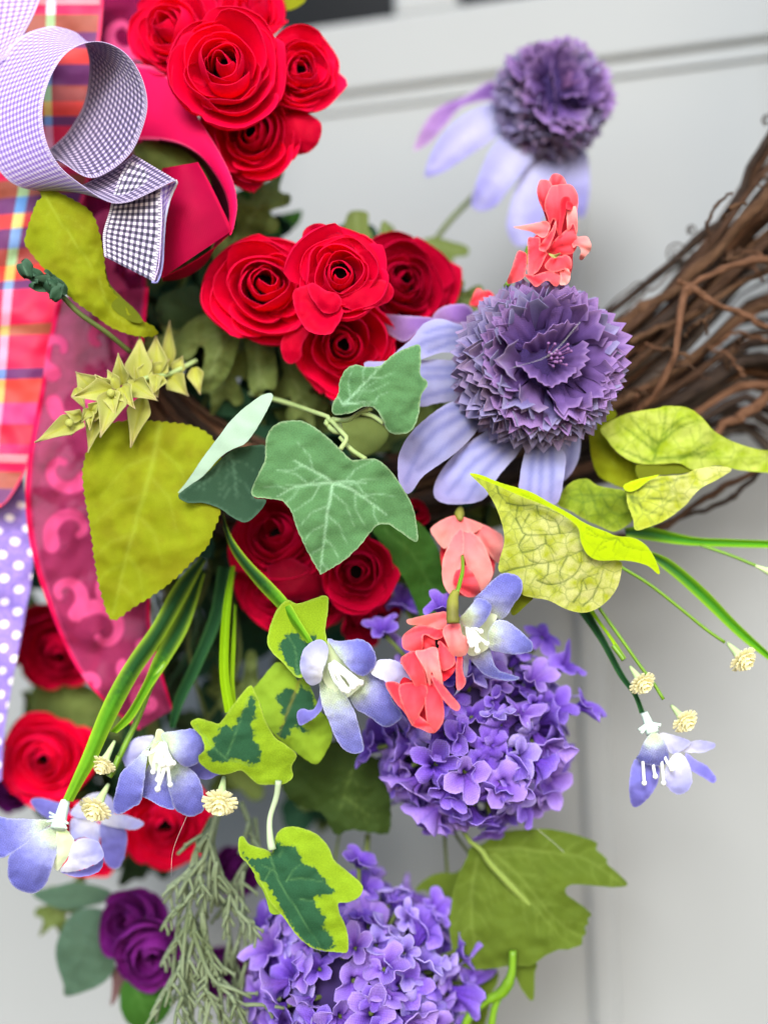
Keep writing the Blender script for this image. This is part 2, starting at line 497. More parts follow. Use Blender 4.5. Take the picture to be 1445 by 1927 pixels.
def cloth(name, ramp, vein=None, vein_s=.7, mask=None, edge=None, edge_s=.6, var=.18, trans=.22, rough=.75, weave=.5, wang=20,
          bump=.25, blotch=None, nscale=.5, sheen=.0, epow=1.0, spec=.15, grain=1.0, net=None, orand=.16):
    m, t, P, out = nodes_of(name)
    g, e, vn, mk = sep_attr(t)
    wv, uv = weave_height(t, weave, wang)
    gn = g
    no = N(t, 'ShaderNodeTexNoise'); no.inputs['Scale'].default_value = nscale; no.inputs['Detail'].default_value = 4
    t.links.new(uv, no.inputs[0])
    nof = no.outputs[0]
    gn = math_n(t, 'ADD', g, math_n(t, 'MULTIPLY', math_n(t, 'SUBTRACT', nof, .5), .22))
    if isinstance(ramp, str): ramp = [(0, ramp), (1, ramp)]
    c = ramp_n(t, gn, ramp)
    if blotch:
        n2 = N(t, 'ShaderNodeTexNoise'); n2.inputs['Scale'].default_value = blotch[1]; n2.inputs['Detail'].default_value = 3
        t.links.new(uv, n2.inputs[0])
        c = mix_n(t, ramp_n(t, n2.outputs[0], [(.40, '#000000'), (.66, '#ffffff')]), c, C(blotch[0]))
    if mask:
        n3 = N(t, 'ShaderNodeTexNoise'); n3.inputs['Scale'].default_value = .55; n3.inputs['Detail'].default_value = 5; n3.inputs['Roughness'].default_value = .65
        t.links.new(uv, n3.inputs[0])
        f = math_n(t, 'ADD', mk, math_n(t, 'MULTIPLY', math_n(t, 'SUBTRACT', n3.outputs[0], .5), .8))
        f = math_n(t, 'MULTIPLY', math_n(t, 'SUBTRACT', f, .45), 5.5, True)
        half_ = math_n(t, 'MULTIPLY', math_n(t, 'ADD', f, math_n(t, 'MULTIPLY', math_n(t, 'GREATER_THAN', f, .02), .0)), .55)
        f2 = math_n(t, 'MULTIPLY', math_n(t, 'SUBTRACT', f, .45), 3, True)
        c = mix_n(t, half_, c, C(mask)); c = mix_n(t, f2, c, C(mask))
    if net:
        nz = N(t, 'ShaderNodeTexNoise'); nz.inputs['Scale'].default_value = .5; t.links.new(uv, nz.inputs[0])
        wp = N(t, 'ShaderNodeMix', data_type='RGBA', blend_type='ADD'); wp.inputs[0].default_value = 1.6
        t.links.new(uv, wp.inputs[6]); t.links.new(nz.outputs[1], wp.inputs[7])
        vo = N(t, 'ShaderNodeTexVoronoi', feature='DISTANCE_TO_EDGE'); vo.inputs['Scale'].default_value = net[1]
        t.links.new(wp.outputs[2], vo.inputs['Vector'])
        vf = ramp_n(t, vo.outputs[0], [(0, '#ffffff'), (.07, '#000000')])
        c = mix_n(t, math_n(t, 'MULTIPLY', vf, net[2]), c, C(net[0]))
    if vein: c = mix_n(t, math_n(t, 'MULTIPLY', vn, vein_s), c, C(vein))
    if edge:
        f = math_n(t, 'MULTIPLY', math_n(t, 'POWER', math_n(t, 'SUBTRACT', 1.0, e, True), epow), edge_s)
        c = mix_n(t, f, c, C(edge))
    # uneven dye and thread contrast
    big = N(t, 'ShaderNodeTexNoise'); big.inputs['Scale'].default_value = .12; big.inputs['Detail'].default_value = 3
    t.links.new(uv, big.inputs[0])
    fine = N(t, 'ShaderNodeTexNoise'); fine.inputs['Scale'].default_value = 2.2; fine.inputs['Detail'].default_value = 2
    t.links.new(uv, fine.inputs[0])
    k = math_n(t, 'ADD', math_n(t, 'MULTIPLY', math_n(t, 'SUBTRACT', big.outputs[0], .5), var * 1.6),
               math_n(t, 'MULTIPLY', math_n(t, 'SUBTRACT', fine.outputs[0], .5), var * 1.3 * grain))
    k = math_n(t, 'ADD', k, math_n(t, 'MULTIPLY', wv, var * .16))
    oi = N(t, 'ShaderNodeObjectInfo')
    k = math_n(t, 'ADD', k, math_n(t, 'MULTIPLY', math_n(t, 'SUBTRACT', oi.outputs['Random'], .5), orand))
    k = math_n(t, 'ADD', k, 1.0)
    hs = N(t, 'ShaderNodeHueSaturation'); t.links.new(k, hs.inputs['Value']); t.links.new(c, hs.inputs['Color'])
    c = hs.outputs[0]
    t.links.new(c, P.inputs['Base Color'])
    P.inputs['Roughness'].default_value = rough
    P.inputs['Specular IOR Level'].default_value = spec
    P.inputs['Sheen Weight'].default_value = sheen
    bp = N(t, 'ShaderNodeBump'); bp.inputs['Strength'].default_value = bump; bp.inputs['Distance'].default_value = .0003
    hsum = math_n(t, 'ADD', math_n(t, 'MULTIPLY', wv, .3), fine.outputs[0])
    t.links.new(hsum, bp.inputs['Height'])
    t.links.new(bp.outputs[0], P.inputs['Normal'])
    if trans:
        tr = N(t, 'ShaderNodeBsdfTranslucent'); t.links.new(c, tr.inputs[0])
        mx = N(t, 'ShaderNodeMixShader'); mx.inputs[0].default_value = trans
        t.links.new(P.outputs[0], mx.inputs[1]); t.links.new(tr.outputs[0], mx.inputs[2])
        t.links.new(mx.outputs[0], out.inputs[0])
    return m

def plain(name, c, rough=.5, var=.1, scale=80, spec=.3, bump=0, c2=None):
    m, t, P, out = nodes_of(name)
    tc = N(t, 'ShaderNodeTexCoord')
    no = N(t, 'ShaderNodeTexNoise'); no.inputs['Scale'].default_value = scale; no.inputs['Detail'].default_value = 5
    t.links.new(tc.outputs['Object'], no.inputs[0])
    a = C(c); b = C(c2) if c2 else [x * (1 - var) for x in a[:3]] + [1]
    cc = ramp_n(t, no.outputs[0], [(.35, a), (.65, b)])
    t.links.new(cc, P.inputs['Base Color'])
    P.inputs['Roughness'].default_value = rough
    P.inputs['Specular IOR Level'].default_value = spec
    if bump:
        bp = N(t, 'ShaderNodeBump'); bp.inputs['Strength'].default_value = bump; bp.inputs['Distance'].default_value = .001
        t.links.new(no.outputs[0], bp.inputs['Height']); t.links.new(bp.outputs[0], P.inputs['Normal'])
    return m

# ------------------------------------------------------------------ the door
YAW, ROLL = R(-16), R(-2.4)
DC = W(722.5, 963.5, -185)
MD = Matrix.Translation(Vector(DC)) @ Matrix.Rotation(YAW, 4, 'Z') @ Matrix.Rotation(ROLL, 4, 'Y')
MDi = MD.inverted()

def on_door(px, py):
    """photo pixel -> (u, v) in the door's own plane"""
    o = MDi @ Vector((0, -DIST, 0)); p = MDi @ Vector(W(px, py, 0)); d = p - o
    q = o + d * (-o.y / d.y)
    return q.x, q.z

M_door = plain('door_paint', '#969998', .5, .03, 9, .25, .03)
M_glass = plain('dark_pane', '#060707', .35, .3, 5, .15)

def door_box(name, u0, u1, v0, v1, y0, y1, mat, parent, bev=.0012):
    v = np.array([[x, y, z] for x in (u0, u1) for y in (y0, y1) for z in (v0, v1)])
    f = np.array([[0, 1, 3, 2], [4, 6, 7, 5], [0, 4, 5, 1], [2, 3, 7, 6], [0, 2, 6, 4], [1, 5, 7, 3]])
    me = mesh(name, v, f, None, None, mat, smooth=False)
    o = put(name, me, parent, rel=False)
    if bev:
        b = o.modifiers.new('bevel', 'BEVEL'); b.width = bev; b.segments = 3; b.limit_method = 'NONE'
    return o

door = empty('front_door', DC, 'off-white painted panelled door behind the whole wreath, blurred', 'door')
door.rotation_euler = MD.to_euler()
vg = on_door(640, 42)[1]; vr = on_door(620, 178)[1]; vb = on_door(620, 212)[1]
us0 = on_door(1094, 1300)[0]; us1 = on_door(1134, 1300)[0]
um0 = on_door(738, 12)[0]; um1 = on_door(858, 12)[0]
L0, L1, B0, T1 = -.45, .45, -.55, .5
door_box('panel', L0, us0, B0, vb, .0022, .022, M_door, door)
door_box('panel', us1, L1, B0, vb, .0022, .022, M_door, door)
door_box('bead', us0 - .001, us1 + .001, B0, vb - .0005, -.0022, .021, M_door, door, .0028)
door_box('moulding', L0, L1, vb, vr - .0035, .0005, .021, M_door, door, .001)
door_box('groove', L0, L1, vr - .0045, vr + .001, .0032, .021, M_door, door, .001)
door_box('rail', L0, L1, vr, vg, 0, .021, M_door, door, .002)
door_box('muntin', um0, um1, vg - .001, T1, .001, .019, M_door, door, .003)
door_box('window_pane', L0, um0 + .001, vg - .001, T1, .012, .016, M_glass, door, 0)
door_box('window_pane', um1 - .001, L1, vg - .001, T1, .012, .016, M_glass, door, 0)

# ------------------------------------------------------------------ cloth and leaf materials
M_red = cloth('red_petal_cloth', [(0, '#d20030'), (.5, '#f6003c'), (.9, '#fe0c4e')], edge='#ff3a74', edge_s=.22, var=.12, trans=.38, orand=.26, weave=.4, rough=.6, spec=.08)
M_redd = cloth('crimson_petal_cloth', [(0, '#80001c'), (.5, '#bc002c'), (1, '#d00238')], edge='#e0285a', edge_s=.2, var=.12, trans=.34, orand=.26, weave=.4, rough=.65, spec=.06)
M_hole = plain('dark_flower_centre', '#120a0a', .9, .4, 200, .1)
M_ivy = cloth('ivy_green_cloth', [(0, '#55804f'), (1, '#477041')], vein='#a6cfa6', vein_s=.75, edge='#b6caa0', edge_s=.45, var=.22, grain=2.6, trans=.12, weave=.45, bump=.5)
M_ivyd = cloth('deep_ivy_cloth', [(0, '#2c4a34'), (1, '#2a4831')], vein='#63886c', vein_s=.5, edge='#5f7f66', edge_s=.4, var=.16, trans=.12, weave=.45)
M_ivyp = cloth('pale_ivy_underside', [(0, '#b2cdb4'), (1, '#a5c2a8')], var=.08, trans=.25, weave=.45)
M_varie = cloth('variegated_ivy_cloth', [(0, '#90b020'), (1, '#93b828')], mask='#2e5c3c', vein='#6fa060', vein_s=.45, edge='#c2d66a', edge_s=.35, var=.2, grain=2.6, trans=.22, weave=.42, bump=.5)
M_varied = cloth('dull_variegated_ivy_cloth', [(0, '#88a82a'), (1, '#93b82e')], mask='#2b5638', vein='#8a8436', vein_s=.7, var=.18, trans=.22, weave=.42)
M_lime = cloth('lime_leaf_cloth', [(0, '#8f9a12'), (.5, '#97a81c'), (1, '#a2b526')], vein='#a9b83e', vein_s=.4, var=.2, trans=.3, blotch=('#84860c', .10), weave=.5)
M_limed = cloth('olive_lime_leaf_cloth', [(0, '#6f7a12'), (.5, '#86961a'), (1, '#93a220')], vein='#a0a83a', vein_s=.5, var=.22, trans=.3, blotch=('#68700e', .12))
M_lip = cloth('bright_lime_leaf_top', [(0, '#c8e20a'), (1, '#cdea0a')], vein='#7fa01a', vein_s=.7, edge='#dff04a', edge_s=.25, net=('#a4c414', .2, .3), var=.1, trans=.35, bump=.2)
M_net = cloth('net_veined_pale_leaf', [(0, '#d0cf84'), (.45, '#cccf7c'), (.7, '#c2cb56'), (1, '#b4c436')], vein='#566a2c', vein_s=.9, edge='#d9e070', edge_s=.3, var=.16, trans=.3, blotch=('#adb52e', .22), bump=.15, net=('#7c8c3c', .22, .5), grain=1.5)
M_net2 = cloth('net_veined_green_leaf', [(0, '#8ea32e'), (1, '#9fb02c')], vein='#4d6b22', net=('#5d7a26', .2, .5), vein_s=.7, edge='#b8c84a', edge_s=.4, var=.2, trans=.3, blotch=('#7e961e', .3))
M_pale = cloth('pale_patched_leaf', [(0, '#c4d260'), (1, '#d4dc84')], vein='#66861e', vein_s=.9, edge='#bdd030', edge_s=.4, net=('#8da43a', .16, .45), var=.14, trans=.3, blotch=('#a3b924', .16))
M_vib = cloth('olive_maple_leaf', [(0, '#5c7020'), (.6, '#4c611a'), (1, '#445818')], vein='#7f9440', vein_s=.6, edge='#6f8434', edge_s=.3, var=.2, trans=.25, weave=.6)
M_vibd = cloth('dark_serrated_leaf', [(0, '#34481a'), (1, '#3a5220')], vein='#5b7034', vein_s=.7, var=.2, trans=.2, weave=.6)
M_rleaf = cloth('sage_lobed_leaf', [(0, '#66753c'), (1, '#74864a')], vein='#98a870', vein_s=.4, var=.2, trans=.25)
M_rose_leaf = cloth('blue_green_rose_leaf', [(0, '#4a6450'), (1, '#4b6752')], vein='#3a4c3c', vein_s=.4, var=.2, trans=.15)
M_grleaf = cloth('plain_green_leaf', [(0, '#35601f'), (1, '#3f6b26')], vein='#55803a', vein_s=.5, var=.2, trans=.2)
M_fill = cloth('dark_filler_leaf', [(0, '#374d2e'), (1, '#4a6338')], vein='#465a34', vein_s=.4, var=.3, trans=.12)
M_fill2 = cloth('dark_teal_filler_leaf', [(0, '#264832'), (1, '#32563c')], vein='#3c5a42', vein_s=.4, var=.3, trans=.12)
M_fill3 = cloth('olive_filler_leaf', [(0, '#66763a'), (1, '#728444')], vein='#6a7a44', vein_s=.4, var=.3, trans=.15)
M_blue = cloth('blue_violet_petal_cloth', [(0, '#cfe2a4'), (.3, '#d4e0c8'), (.48, '#b0b4e0'), (.7, '#8a8cd6'), (1, '#7274c8')], edge='#d2d4f0', edge_s=.5, var=.2, trans=.3, weave=.5, bump=.7, grain=2.4)
M_blued = cloth('deep_violet_petal_cloth', [(0, '#a0a0d8'), (.5, '#7e7ac8'), (1, '#6f6abc')], edge='#b6b2e0', edge_s=.4, var=.12, trans=.25, weave=.42)
M_bluel = cloth('pale_lilac_petal_cloth', [(0, '#f0f0ea'), (.4, '#dcdcf0'), (.75, '#bdbdea'), (1, '#a8a8e2')], edge='#e4e4f6', edge_s=.4, var=.08, trans=.35, weave=.42)
M_greenw = cloth('pale_green_throat_cloth', [(0, '#dfedb0'), (1, '#e6f0d0')], edge='#f2f6e6', edge_s=.5, var=.06, trans=.35, weave=.42)
M_white = plain('white_stamen_plastic', '#eef0e4', .45, .06, 300)
M_mint = plain('pale_mint_tube', '#cfe4d4', .5, .12, 200)
M_coral = cloth('coral_paper', [(0, '#f23a4c'), (.45, '#ff5260'), (1, '#ff7078')], edge='#ffa69c', edge_s=.45, var=.1, trans=.3, weave=.3, bump=.15, rough=.7)
M_coralp = cloth('pale_coral_paper', [(0, '#fa7078'), (.5, '#ff9490'), (1, '#ffb4a8')], edge='#ffc0b4', edge_s=.4, var=.1, trans=.3, weave=.3, bump=.15)
M_corald = cloth('deep_coral_paper', [(0, '#c81c30'), (.5, '#e42c40'), (1, '#ee3c4a')], edge='#f66a6c', edge_s=.3, var=.1, trans=.3, weave=.3, bump=.15)
M_calyx = plain('brown_green_calyx', '#8a8a34', .6, .4, 120, c2='#5e5a22')
M_snow = cloth('purple_floret_cloth', [(0, '#48288c'), (.3, '#643eb2'), (.7, '#825ecc'), (1, '#9070d6')], edge='#b49ce8', edge_s=.4, var=.34, grain=1.6, trans=.28, weave=.55, wang=70, bump=.4)
M_snow2 = cloth('pinkish_purple_floret_cloth', [(0, '#5a34a0'), (.3, '#7a50bc'), (.7, '#9a78d4'), (1, '#a98adc')], edge='#c2a8ea', edge_s=.4, var=.3, trans=.3, weave=.55, wang=70, bump=.4)
M_snow3 = cloth('pale_violet_floret_cloth', [(0, '#5a3c9c'), (.3, '#8064c4'), (.7, '#a08adc'), (1, '#b09ee4')], edge='#ccbcf0', edge_s=.4, var=.3, trans=.3, weave=.55, wang=70, bump=.4, grain=1.6)
M_core = plain('dark_green_flower_core', '#38265c', .9, .4, 60)
M_scab = cloth('greyish_lilac_petal_cloth', [(0, '#463a68'), (.55, '#6f609a'), (.85, '#8379aa'), (1, '#9890bc')], edge='#aaa0c4', edge_s=.35, var=.2, trans=.2, weave=.5, wang=60, bump=.4)
M_scabp = cloth('mauve_petal_cloth', [(0, '#463066'), (.55, '#765a92'), (.85, '#86709e'), (1, '#9c88b0')], edge='#ae98ba', edge_s=.35, var=.2, trans=.2, weave=.5, wang=60, bump=.4)
M_scabc = cloth('deep_violet_petal_cloth', [(0, '#32204c'), (.35, '#523a76'), (.8, '#735692'), (1, '#866aa2')], edge='#b892cc', edge_s=.5, var=.14, trans=.22, weave=.5, wang=60, bump=.4)
M_ray = cloth('periwinkle_ray_petal_cloth', [(0, '#7e7ea8'), (.25, '#acacce'), (.6, '#acaede'), (1, '#a69ed2')], vein='#7478bc', vein_s=.8, edge='#bcb8de', edge_s=.5, var=.12, trans=.3, weave=.5)
M_rayp = cloth('pinkish_purple_ray_petal_cloth', [(0, '#6b4a8c'), (.5, '#9068b0'), (1, '#b690c6')], vein='#7c5a9e', vein_s=.4, edge='#d0b4da', edge_s=.5, var=.1, trans=.3)
M_rayl = cloth('pale_lavender_ray_petal_cloth', [(0, '#7c7cb0'), (.35, '#b4b4dc'), (.7, '#a2a0dc'), (1, '#9490d6')], vein='#d0d0e8', vein_s=.55, edge='#b4b4dc', edge_s=.35, var=.08, trans=.3)
M_mauve = plain('mauve_stamen', '#8f6398', .6, .2, 200)
M_bract = cloth('yellow_green_bract', [(0, '#b4b44a'), (.5, '#bcc064'), (.85, '#c2bc70'), (1, '#c8a890')], vein='#b6ba30', vein_s=.6, edge='#cdc88a', edge_s=.5, var=.12, trans=.35)
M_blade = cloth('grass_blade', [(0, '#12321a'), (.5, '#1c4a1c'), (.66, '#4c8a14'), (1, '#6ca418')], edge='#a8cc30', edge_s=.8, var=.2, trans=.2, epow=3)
M_bladel = cloth('lime_grass_blade', [(0, '#5d8c10'), (.4, '#8ab80c'), (1, '#a0c810')], vein='#74960c', vein_s=.5, var=.12, trans=.3)
M_bladed = cloth('dark_grass_blade', [(0, '#143a20'), (1, '#1f4c28')], edge='#4a7c40', edge_s=.5, var=.15, trans=.15, epow=3)
M_blader = cloth('green_grass_blade', [(0, '#1c4a26'), (.35, '#2f7a18'), (1, '#4f9a14')], edge='#93c01c', edge_s=.9, var=.15, trans=.2, spec=.3, rough=.5, epow=2.2)
M_stem = plain('green_plastic_stem', '#6f9a1c', .4, .25, 60, .4)
M_stemd = plain('dark_green_plastic_stem', '#1f4a24', .4, .25, 60, .4)
M_stemo = plain('olive_wire_stem', '#5c6a30', .6, .3, 90)
M_petiole = plain('pale_green_petiole', '#a4b878', .55, .15, 90, c2='#94aa68')
M_petiolem = plain('mint_petiole', '#aebf98', .55, .12, 90)
M_cream = cloth('cream_bud_petal', '#fffad2', var=.05, trans=.35, bump=.05)
M_budc = plain('pale_green_bud_cup', '#c8dc9c', .5, .15, 200, c2='#b4d08c')
M_sage = plain('grey_green_needle_plastic', '#7b886a', .7, .3, 60, c2='#5f6c4a')
def bark(name, a, b):
    m, t, P, out = nodes_of(name)
    uv = N(t, 'ShaderNodeUVMap'); mp = N(t, 'ShaderNodeMapping'); mp.inputs['Scale'].default_value = (1.6, .16, 1)
    t.links.new(uv.outputs[0], mp.inputs[0])
    n1 = N(t, 'ShaderNodeTexNoise'); n1.inputs['Scale'].default_value = 1.0; n1.inputs['Detail'].default_value = 7; n1.inputs['Roughness'].default_value = .7
    t.links.new(mp.outputs[0], n1.inputs[0])
    n2 = N(t, 'ShaderNodeTexNoise'); n2.inputs['Scale'].default_value = .07; t.links.new(uv.outputs[0], n2.inputs[0])
    f = math_n(t, 'ADD', math_n(t, 'MULTIPLY', n1.outputs[0], .7), math_n(t, 'MULTIPLY', n2.outputs[0], .3))
    t.links.new(ramp_n(t, f, [(.36, b), (.5, a), (.66, [min(1, x * 1.5 + .01) for x in C(a)[:3]] + [1])]), P.inputs['Base Color'])
    P.inputs['Roughness'].default_value = .85; P.inputs['Specular IOR Level'].default_value = .15
    bp = N(t, 'ShaderNodeBump'); bp.inputs['Strength'].default_value = 1.0; bp.inputs['Distance'].default_value = .0014
    t.links.new(n1.outputs[0], bp.inputs['Height']); t.links.new(bp.outputs[0], P.inputs['Normal'])
    return m
M_vine = [bark('brown_vine_bark', a, b) for a, b in (('#3a2e26', '#1a1310'), ('#4e3829', '#241811'), ('#604632', '#302016'), ('#544a42', '#2a2420'), ('#74523c', '#3e2818'))]
M_purp = cloth('plum_rose_cloth', [(0, '#45094a'), (.6, '#6d1470'), (1, '#7d1e80')], edge='#8e3a92', edge_s=.3, var=.15, trans=.25)
M_thread = plain('glue_thread', '#c8c8c4', .3, .05, 50)

def ribbon_gingham(name, dark, light, mid):
    m, t, P, out = nodes_of(name)
    uv = N(t, 'ShaderNodeUVMap'); s = N(t, 'ShaderNodeSeparateXYZ'); t.links.new(uv.outputs[0], s.inputs[0])
    def stripe(x, per):
        a = math_n(t, 'FRACT', math_n(t, 'MULTIPLY', x, 1 / per))
        b = math_n(t, 'ABSOLUTE', math_n(t, 'SUBTRACT', a, .5))
        return math_n(t, 'MULTIPLY', math_n(t, 'SUBTRACT', b, .25), 14, True) if False else ramp_n(t, b, [(.21, '#000000'), (.29, '#ffffff')])
    a = stripe(s.outputs[0], 2.0); b = stripe(s.outputs[1], 2.0)
    add = math_n(t, 'MULTIPLY', math_n(t, 'ADD', a, b), .5)
    c = ramp_n(t, add, [(0, dark), (.5, mid), (1, light)])
    # stitched edges
    _, e, _, _ = sep_attr(t)
    ef = ramp_n(t, e, [(.07, '#ffffff'), (.12, '#000000')])
    st = math_n(t, 'SINE', math_n(t, 'MULTIPLY', s.outputs[0], 6.283 / .8))
    c = mix_n(t, ef, c, mix_n(t, math_n(t, 'MULTIPLY', math_n(t, 'ADD', st, 1.0), .5), C(light), C(mid)))
    no = N(t, 'ShaderNodeTexNoise'); no.inputs['Scale'].default_value = 3; t.links.new(uv.outputs[0], no.inputs[0])
    hs = N(t, 'ShaderNodeHueSaturation'); t.links.new(c, hs.inputs['Color'])
    t.links.new(math_n(t, 'ADD', math_n(t, 'MULTIPLY', no.outputs[0], .3), .85), hs.inputs['Value'])
    t.links.new(hs.outputs[0], P.inputs['Base Color'])
    P.inputs['Roughness'].default_value = .8; P.inputs['Sheen Weight'].default_value = .2
    bp = N(t, 'ShaderNodeBump'); bp.inputs['Strength'].default_value = .5; bp.inputs['Distance'].default_value = .0003
    t.links.new(math_n(t, 'ADD', no.outputs[0], add), bp.inputs['Height']); t.links.new(bp.outputs[0], P.inputs['Normal'])
    tr = N(t, 'ShaderNodeBsdfTranslucent'); t.links.new(hs.outputs[0], tr.inputs[0])
    mx = N(t, 'ShaderNodeMixShader'); mx.inputs[0].default_value = .15
    t.links.new(P.outputs[0], mx.inputs[1]); t.links.new(tr.outputs[0], mx.inputs[2]); t.links.new(mx.outputs[0], out.inputs[0])
    return m
M_ging = ribbon_gingham('lilac_gingham_cloth', '#8a68c8', '#e6d8ee', '#b69cdc')
M_gingb = ribbon_gingham('shaded_gingham_back', '#3c3050', '#cfc0d6', '#6f608a')
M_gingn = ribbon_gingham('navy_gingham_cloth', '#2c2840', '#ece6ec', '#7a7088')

def ribbon_plain(name, c, edge, alpha=None, swirl=None):
    m, t, P, out = nodes_of(name)
    g, e, v, mk = sep_attr(t)
    wv, uv = weave_height(t, .5, 0)
    no = N(t, 'ShaderNodeTexNoise'); no.inputs['Scale'].default_value = .12; no.inputs['Detail'].default_value = 3; t.links.new(uv, no.inputs[0])
    cc = mix_n(t, ramp_n(t, e, [(.06, '#ffffff'), (.1, '#000000')]), C(c), C(edge))
    if alpha is not None: cc = mix_n(t, mk, cc, C('#e85c98'))
    hs = N(t, 'ShaderNodeHueSaturation'); t.links.new(cc, hs.inputs['Color'])
    t.links.new(math_n(t, 'ADD', math_n(t, 'ADD', math_n(t, 'MULTIPLY', no.outputs[0], .3), .85), math_n(t, 'MULTIPLY', wv, .02)), hs.inputs['Value'])
    t.links.new(hs.outputs[0], P.inputs['Base Color'])
    P.inputs['Roughness'].default_value = .6; P.inputs['Specular IOR Level'].default_value = .12
    bp = N(t, 'ShaderNodeBump'); bp.inputs['Strength'].default_value = .2; bp.inputs['Distance'].default_value = .0003
    t.links.new(wv, bp.inputs['Height']); t.links.new(bp.outputs[0], P.inputs['Normal'])
    tr = N(t, 'ShaderNodeBsdfTranslucent'); t.links.new(hs.outputs[0], tr.inputs[0])
    mx = N(t, 'ShaderNodeMixShader'); mx.inputs[0].default_value = .45
    t.links.new(P.outputs[0], mx.inputs[1]); t.links.new(tr.outputs[0], mx.inputs[2])
    last = mx.outputs[0]
    if alpha is not None:
        tp = N(t, 'ShaderNodeBsdfTransparent'); tp.inputs[0].default_value = (1, .75, .85, 1)
        m2 = N(t, 'ShaderNodeMixShader')
        f = math_n(t, 'MULTIPLY', math_n(t, 'SUBTRACT', 1.0, math_n(t, 'MAXIMUM', mk, ramp_n(t, e, [(.10, '#ffffff'), (.14, '#000000')]))), 1 - alpha)
        t.links.new(f, m2.inputs[0]); t.links.new(last, m2.inputs[1]); t.links.new(tp.outputs[0], m2.inputs[2])
        last = m2.outputs[0]
    t.links.new(last, out.inputs[0])
    return m
M_hot = ribbon_plain('hot_pink_ribbon_cloth', '#ff1468', '#ff5c94')
M_hotd = ribbon_plain('hot_pink_ribbon_shaded', '#b80444', '#d81050')  # same pink cloth darkened: shade of its inner side put into the colour
M_sheer = ribbon_plain('sheer_magenta_organza', '#bc4074', '#f01460', alpha=.55)
M_sheerd = ribbon_plain('sheer_plum_organza', '#a01458', '#c0104c', alpha=.55)

def ribbon_plaid():
    m, t, P, out = nodes_of('madras_plaid_cloth')
    uv = N(t, 'ShaderNodeUVMap'); s = N(t, 'ShaderNodeSeparateXYZ'); t.links.new(uv.outputs[0], s.inputs[0])
    g, e, v, mk = sep_attr(t)
    L = [('#f01060', 0), ('#f8909c', .035), ('#e80c58', .06), ('#a4503c', .09), ('#6c2868', .15), ('#e03c38', .21), ('#6c2868', .265), ('#a8443c', .33),
         ('#ea3c30', .39), ('#70286c', .44), ('#e8004c', .47), ('#b0583c', .60), ('#e8004c', .635), ('#70286c', .745), ('#ea3c30', .78), ('#ec2a78', .86), ('#e80838', .93)]
    f = math_n(t, 'FRACT', math_n(t, 'MULTIPLY', s.outputs[0], 1 / 108.0))
    warp = ramp_n(t, f, [(p, c) for c, p in L], 'CONSTANT')
    # light lengthwise stripe, its own colour changing as the weft crosses it
    L2 = [('#f8c8dc', 0), ('#f0e0f0', .05), ('#a8c890', .09), ('#5c98d8', .15), ('#f0d878', .21), ('#80a8e0', .265), ('#b0d8a0', .33),
          ('#f4d070', .39), ('#80a8e0', .44), ('#f4a0c0', .47), ('#c8b060', .60), ('#f4a0c0', .635), ('#7090d0', .745), ('#f8b060', .78), ('#f490b8', .86), ('#f46080', .93)]
    st = ramp_n(t, f, [(p, c) for c, p in L2], 'CONSTANT')
    band = ramp_n(t, v, [(0, '#000000'), (.52, '#ffffff'), (.60, '#000000')], 'CONSTANT')
    c = mix_n(t, band, warp, st)
    # broad plum lengthwise shade of the warp threads
    c = mix_n(t, ramp_n(t, v, [(0, '#000000'), (.58, '#1c1c1c'), (.80, '#101010')], 'CONSTANT'), c, C('#8a3078'))
    no = N(t, 'ShaderNodeTexNoise'); no.inputs['Scale'].default_value = .5; t.links.new(uv.outputs[0], no.inputs[0])
    hs = N(t, 'ShaderNodeHueSaturation'); t.links.new(c, hs.inputs['Color'])
    t.links.new(math_n(t, 'ADD', math_n(t, 'MULTIPLY', no.outputs[0], .25), .87), hs.inputs['Value'])
    c = mix_n(t, ramp_n(t, e, [(.04, '#ffffff'), (.07, '#000000')]), hs.outputs[0], C('#e82060'))
    t.links.new(c, P.inputs['Base Color'])
    P.inputs['Roughness'].default_value = .6; P.inputs['Sheen Weight'].default_value = .2
    tr = N(t, 'ShaderNodeBsdfTranslucent'); t.links.new(c, tr.inputs[0])
    mx = N(t, 'ShaderNodeMixShader'); mx.inputs[0].default_value = .2
    t.links.new(P.outputs[0], mx.inputs[1]); t.links.new(tr.outputs[0], mx.inputs[2]); t.links.new(mx.outputs[0], out.inputs[0])
    return m
M_plaid = ribbon_plaid()

def ribbon_dots():
    m, t, P, out = nodes_of('purple_dotted_cloth')
    uv = N(t, 'ShaderNodeUVMap')
    mp = N(t, 'ShaderNodeMapping'); mp.inputs['Rotation'].default_value = (0, 0, R(40)); mp.inputs['Scale'].default_value = (1 / 6.2,) * 3
    mp.inputs['Location'].default_value = (.3, .1, 0)
    t.links.new(uv.outputs[0], mp.inputs[0]); s = N(t, 'ShaderNodeSeparateXYZ'); t.links.new(mp.outputs[0], s.inputs[0])
    d = []
    for i in (0, 1):
        a = math_n(t, 'SUBTRACT', math_n(t, 'FRACT', s.outputs[i]), .5)
        d.append(math_n(t, 'MULTIPLY', a, a))
    r = math_n(t, 'SQRT', math_n(t, 'ADD', d[0], d[1]))
    dot = ramp_n(t, r, [(.20, '#ffffff'), (.25, '#000000')])
    no = N(t, 'ShaderNodeTexNoise'); no.inputs['Scale'].default_value = .6; no.inputs['Detail'].default_value = 4; t.links.new(uv.outputs[0], no.inputs[0])
    base = ramp_n(t, no.outputs[0], [(.35, '#7462b4'), (.65, '#947ac8')])
    c = mix_n(t, dot, base, C('#f2ecf6'))
    t.links.new(c, P.inputs['Base Color']); P.inputs['Roughness'].default_value = .7
    return m
M_dots = ribbon_dots()

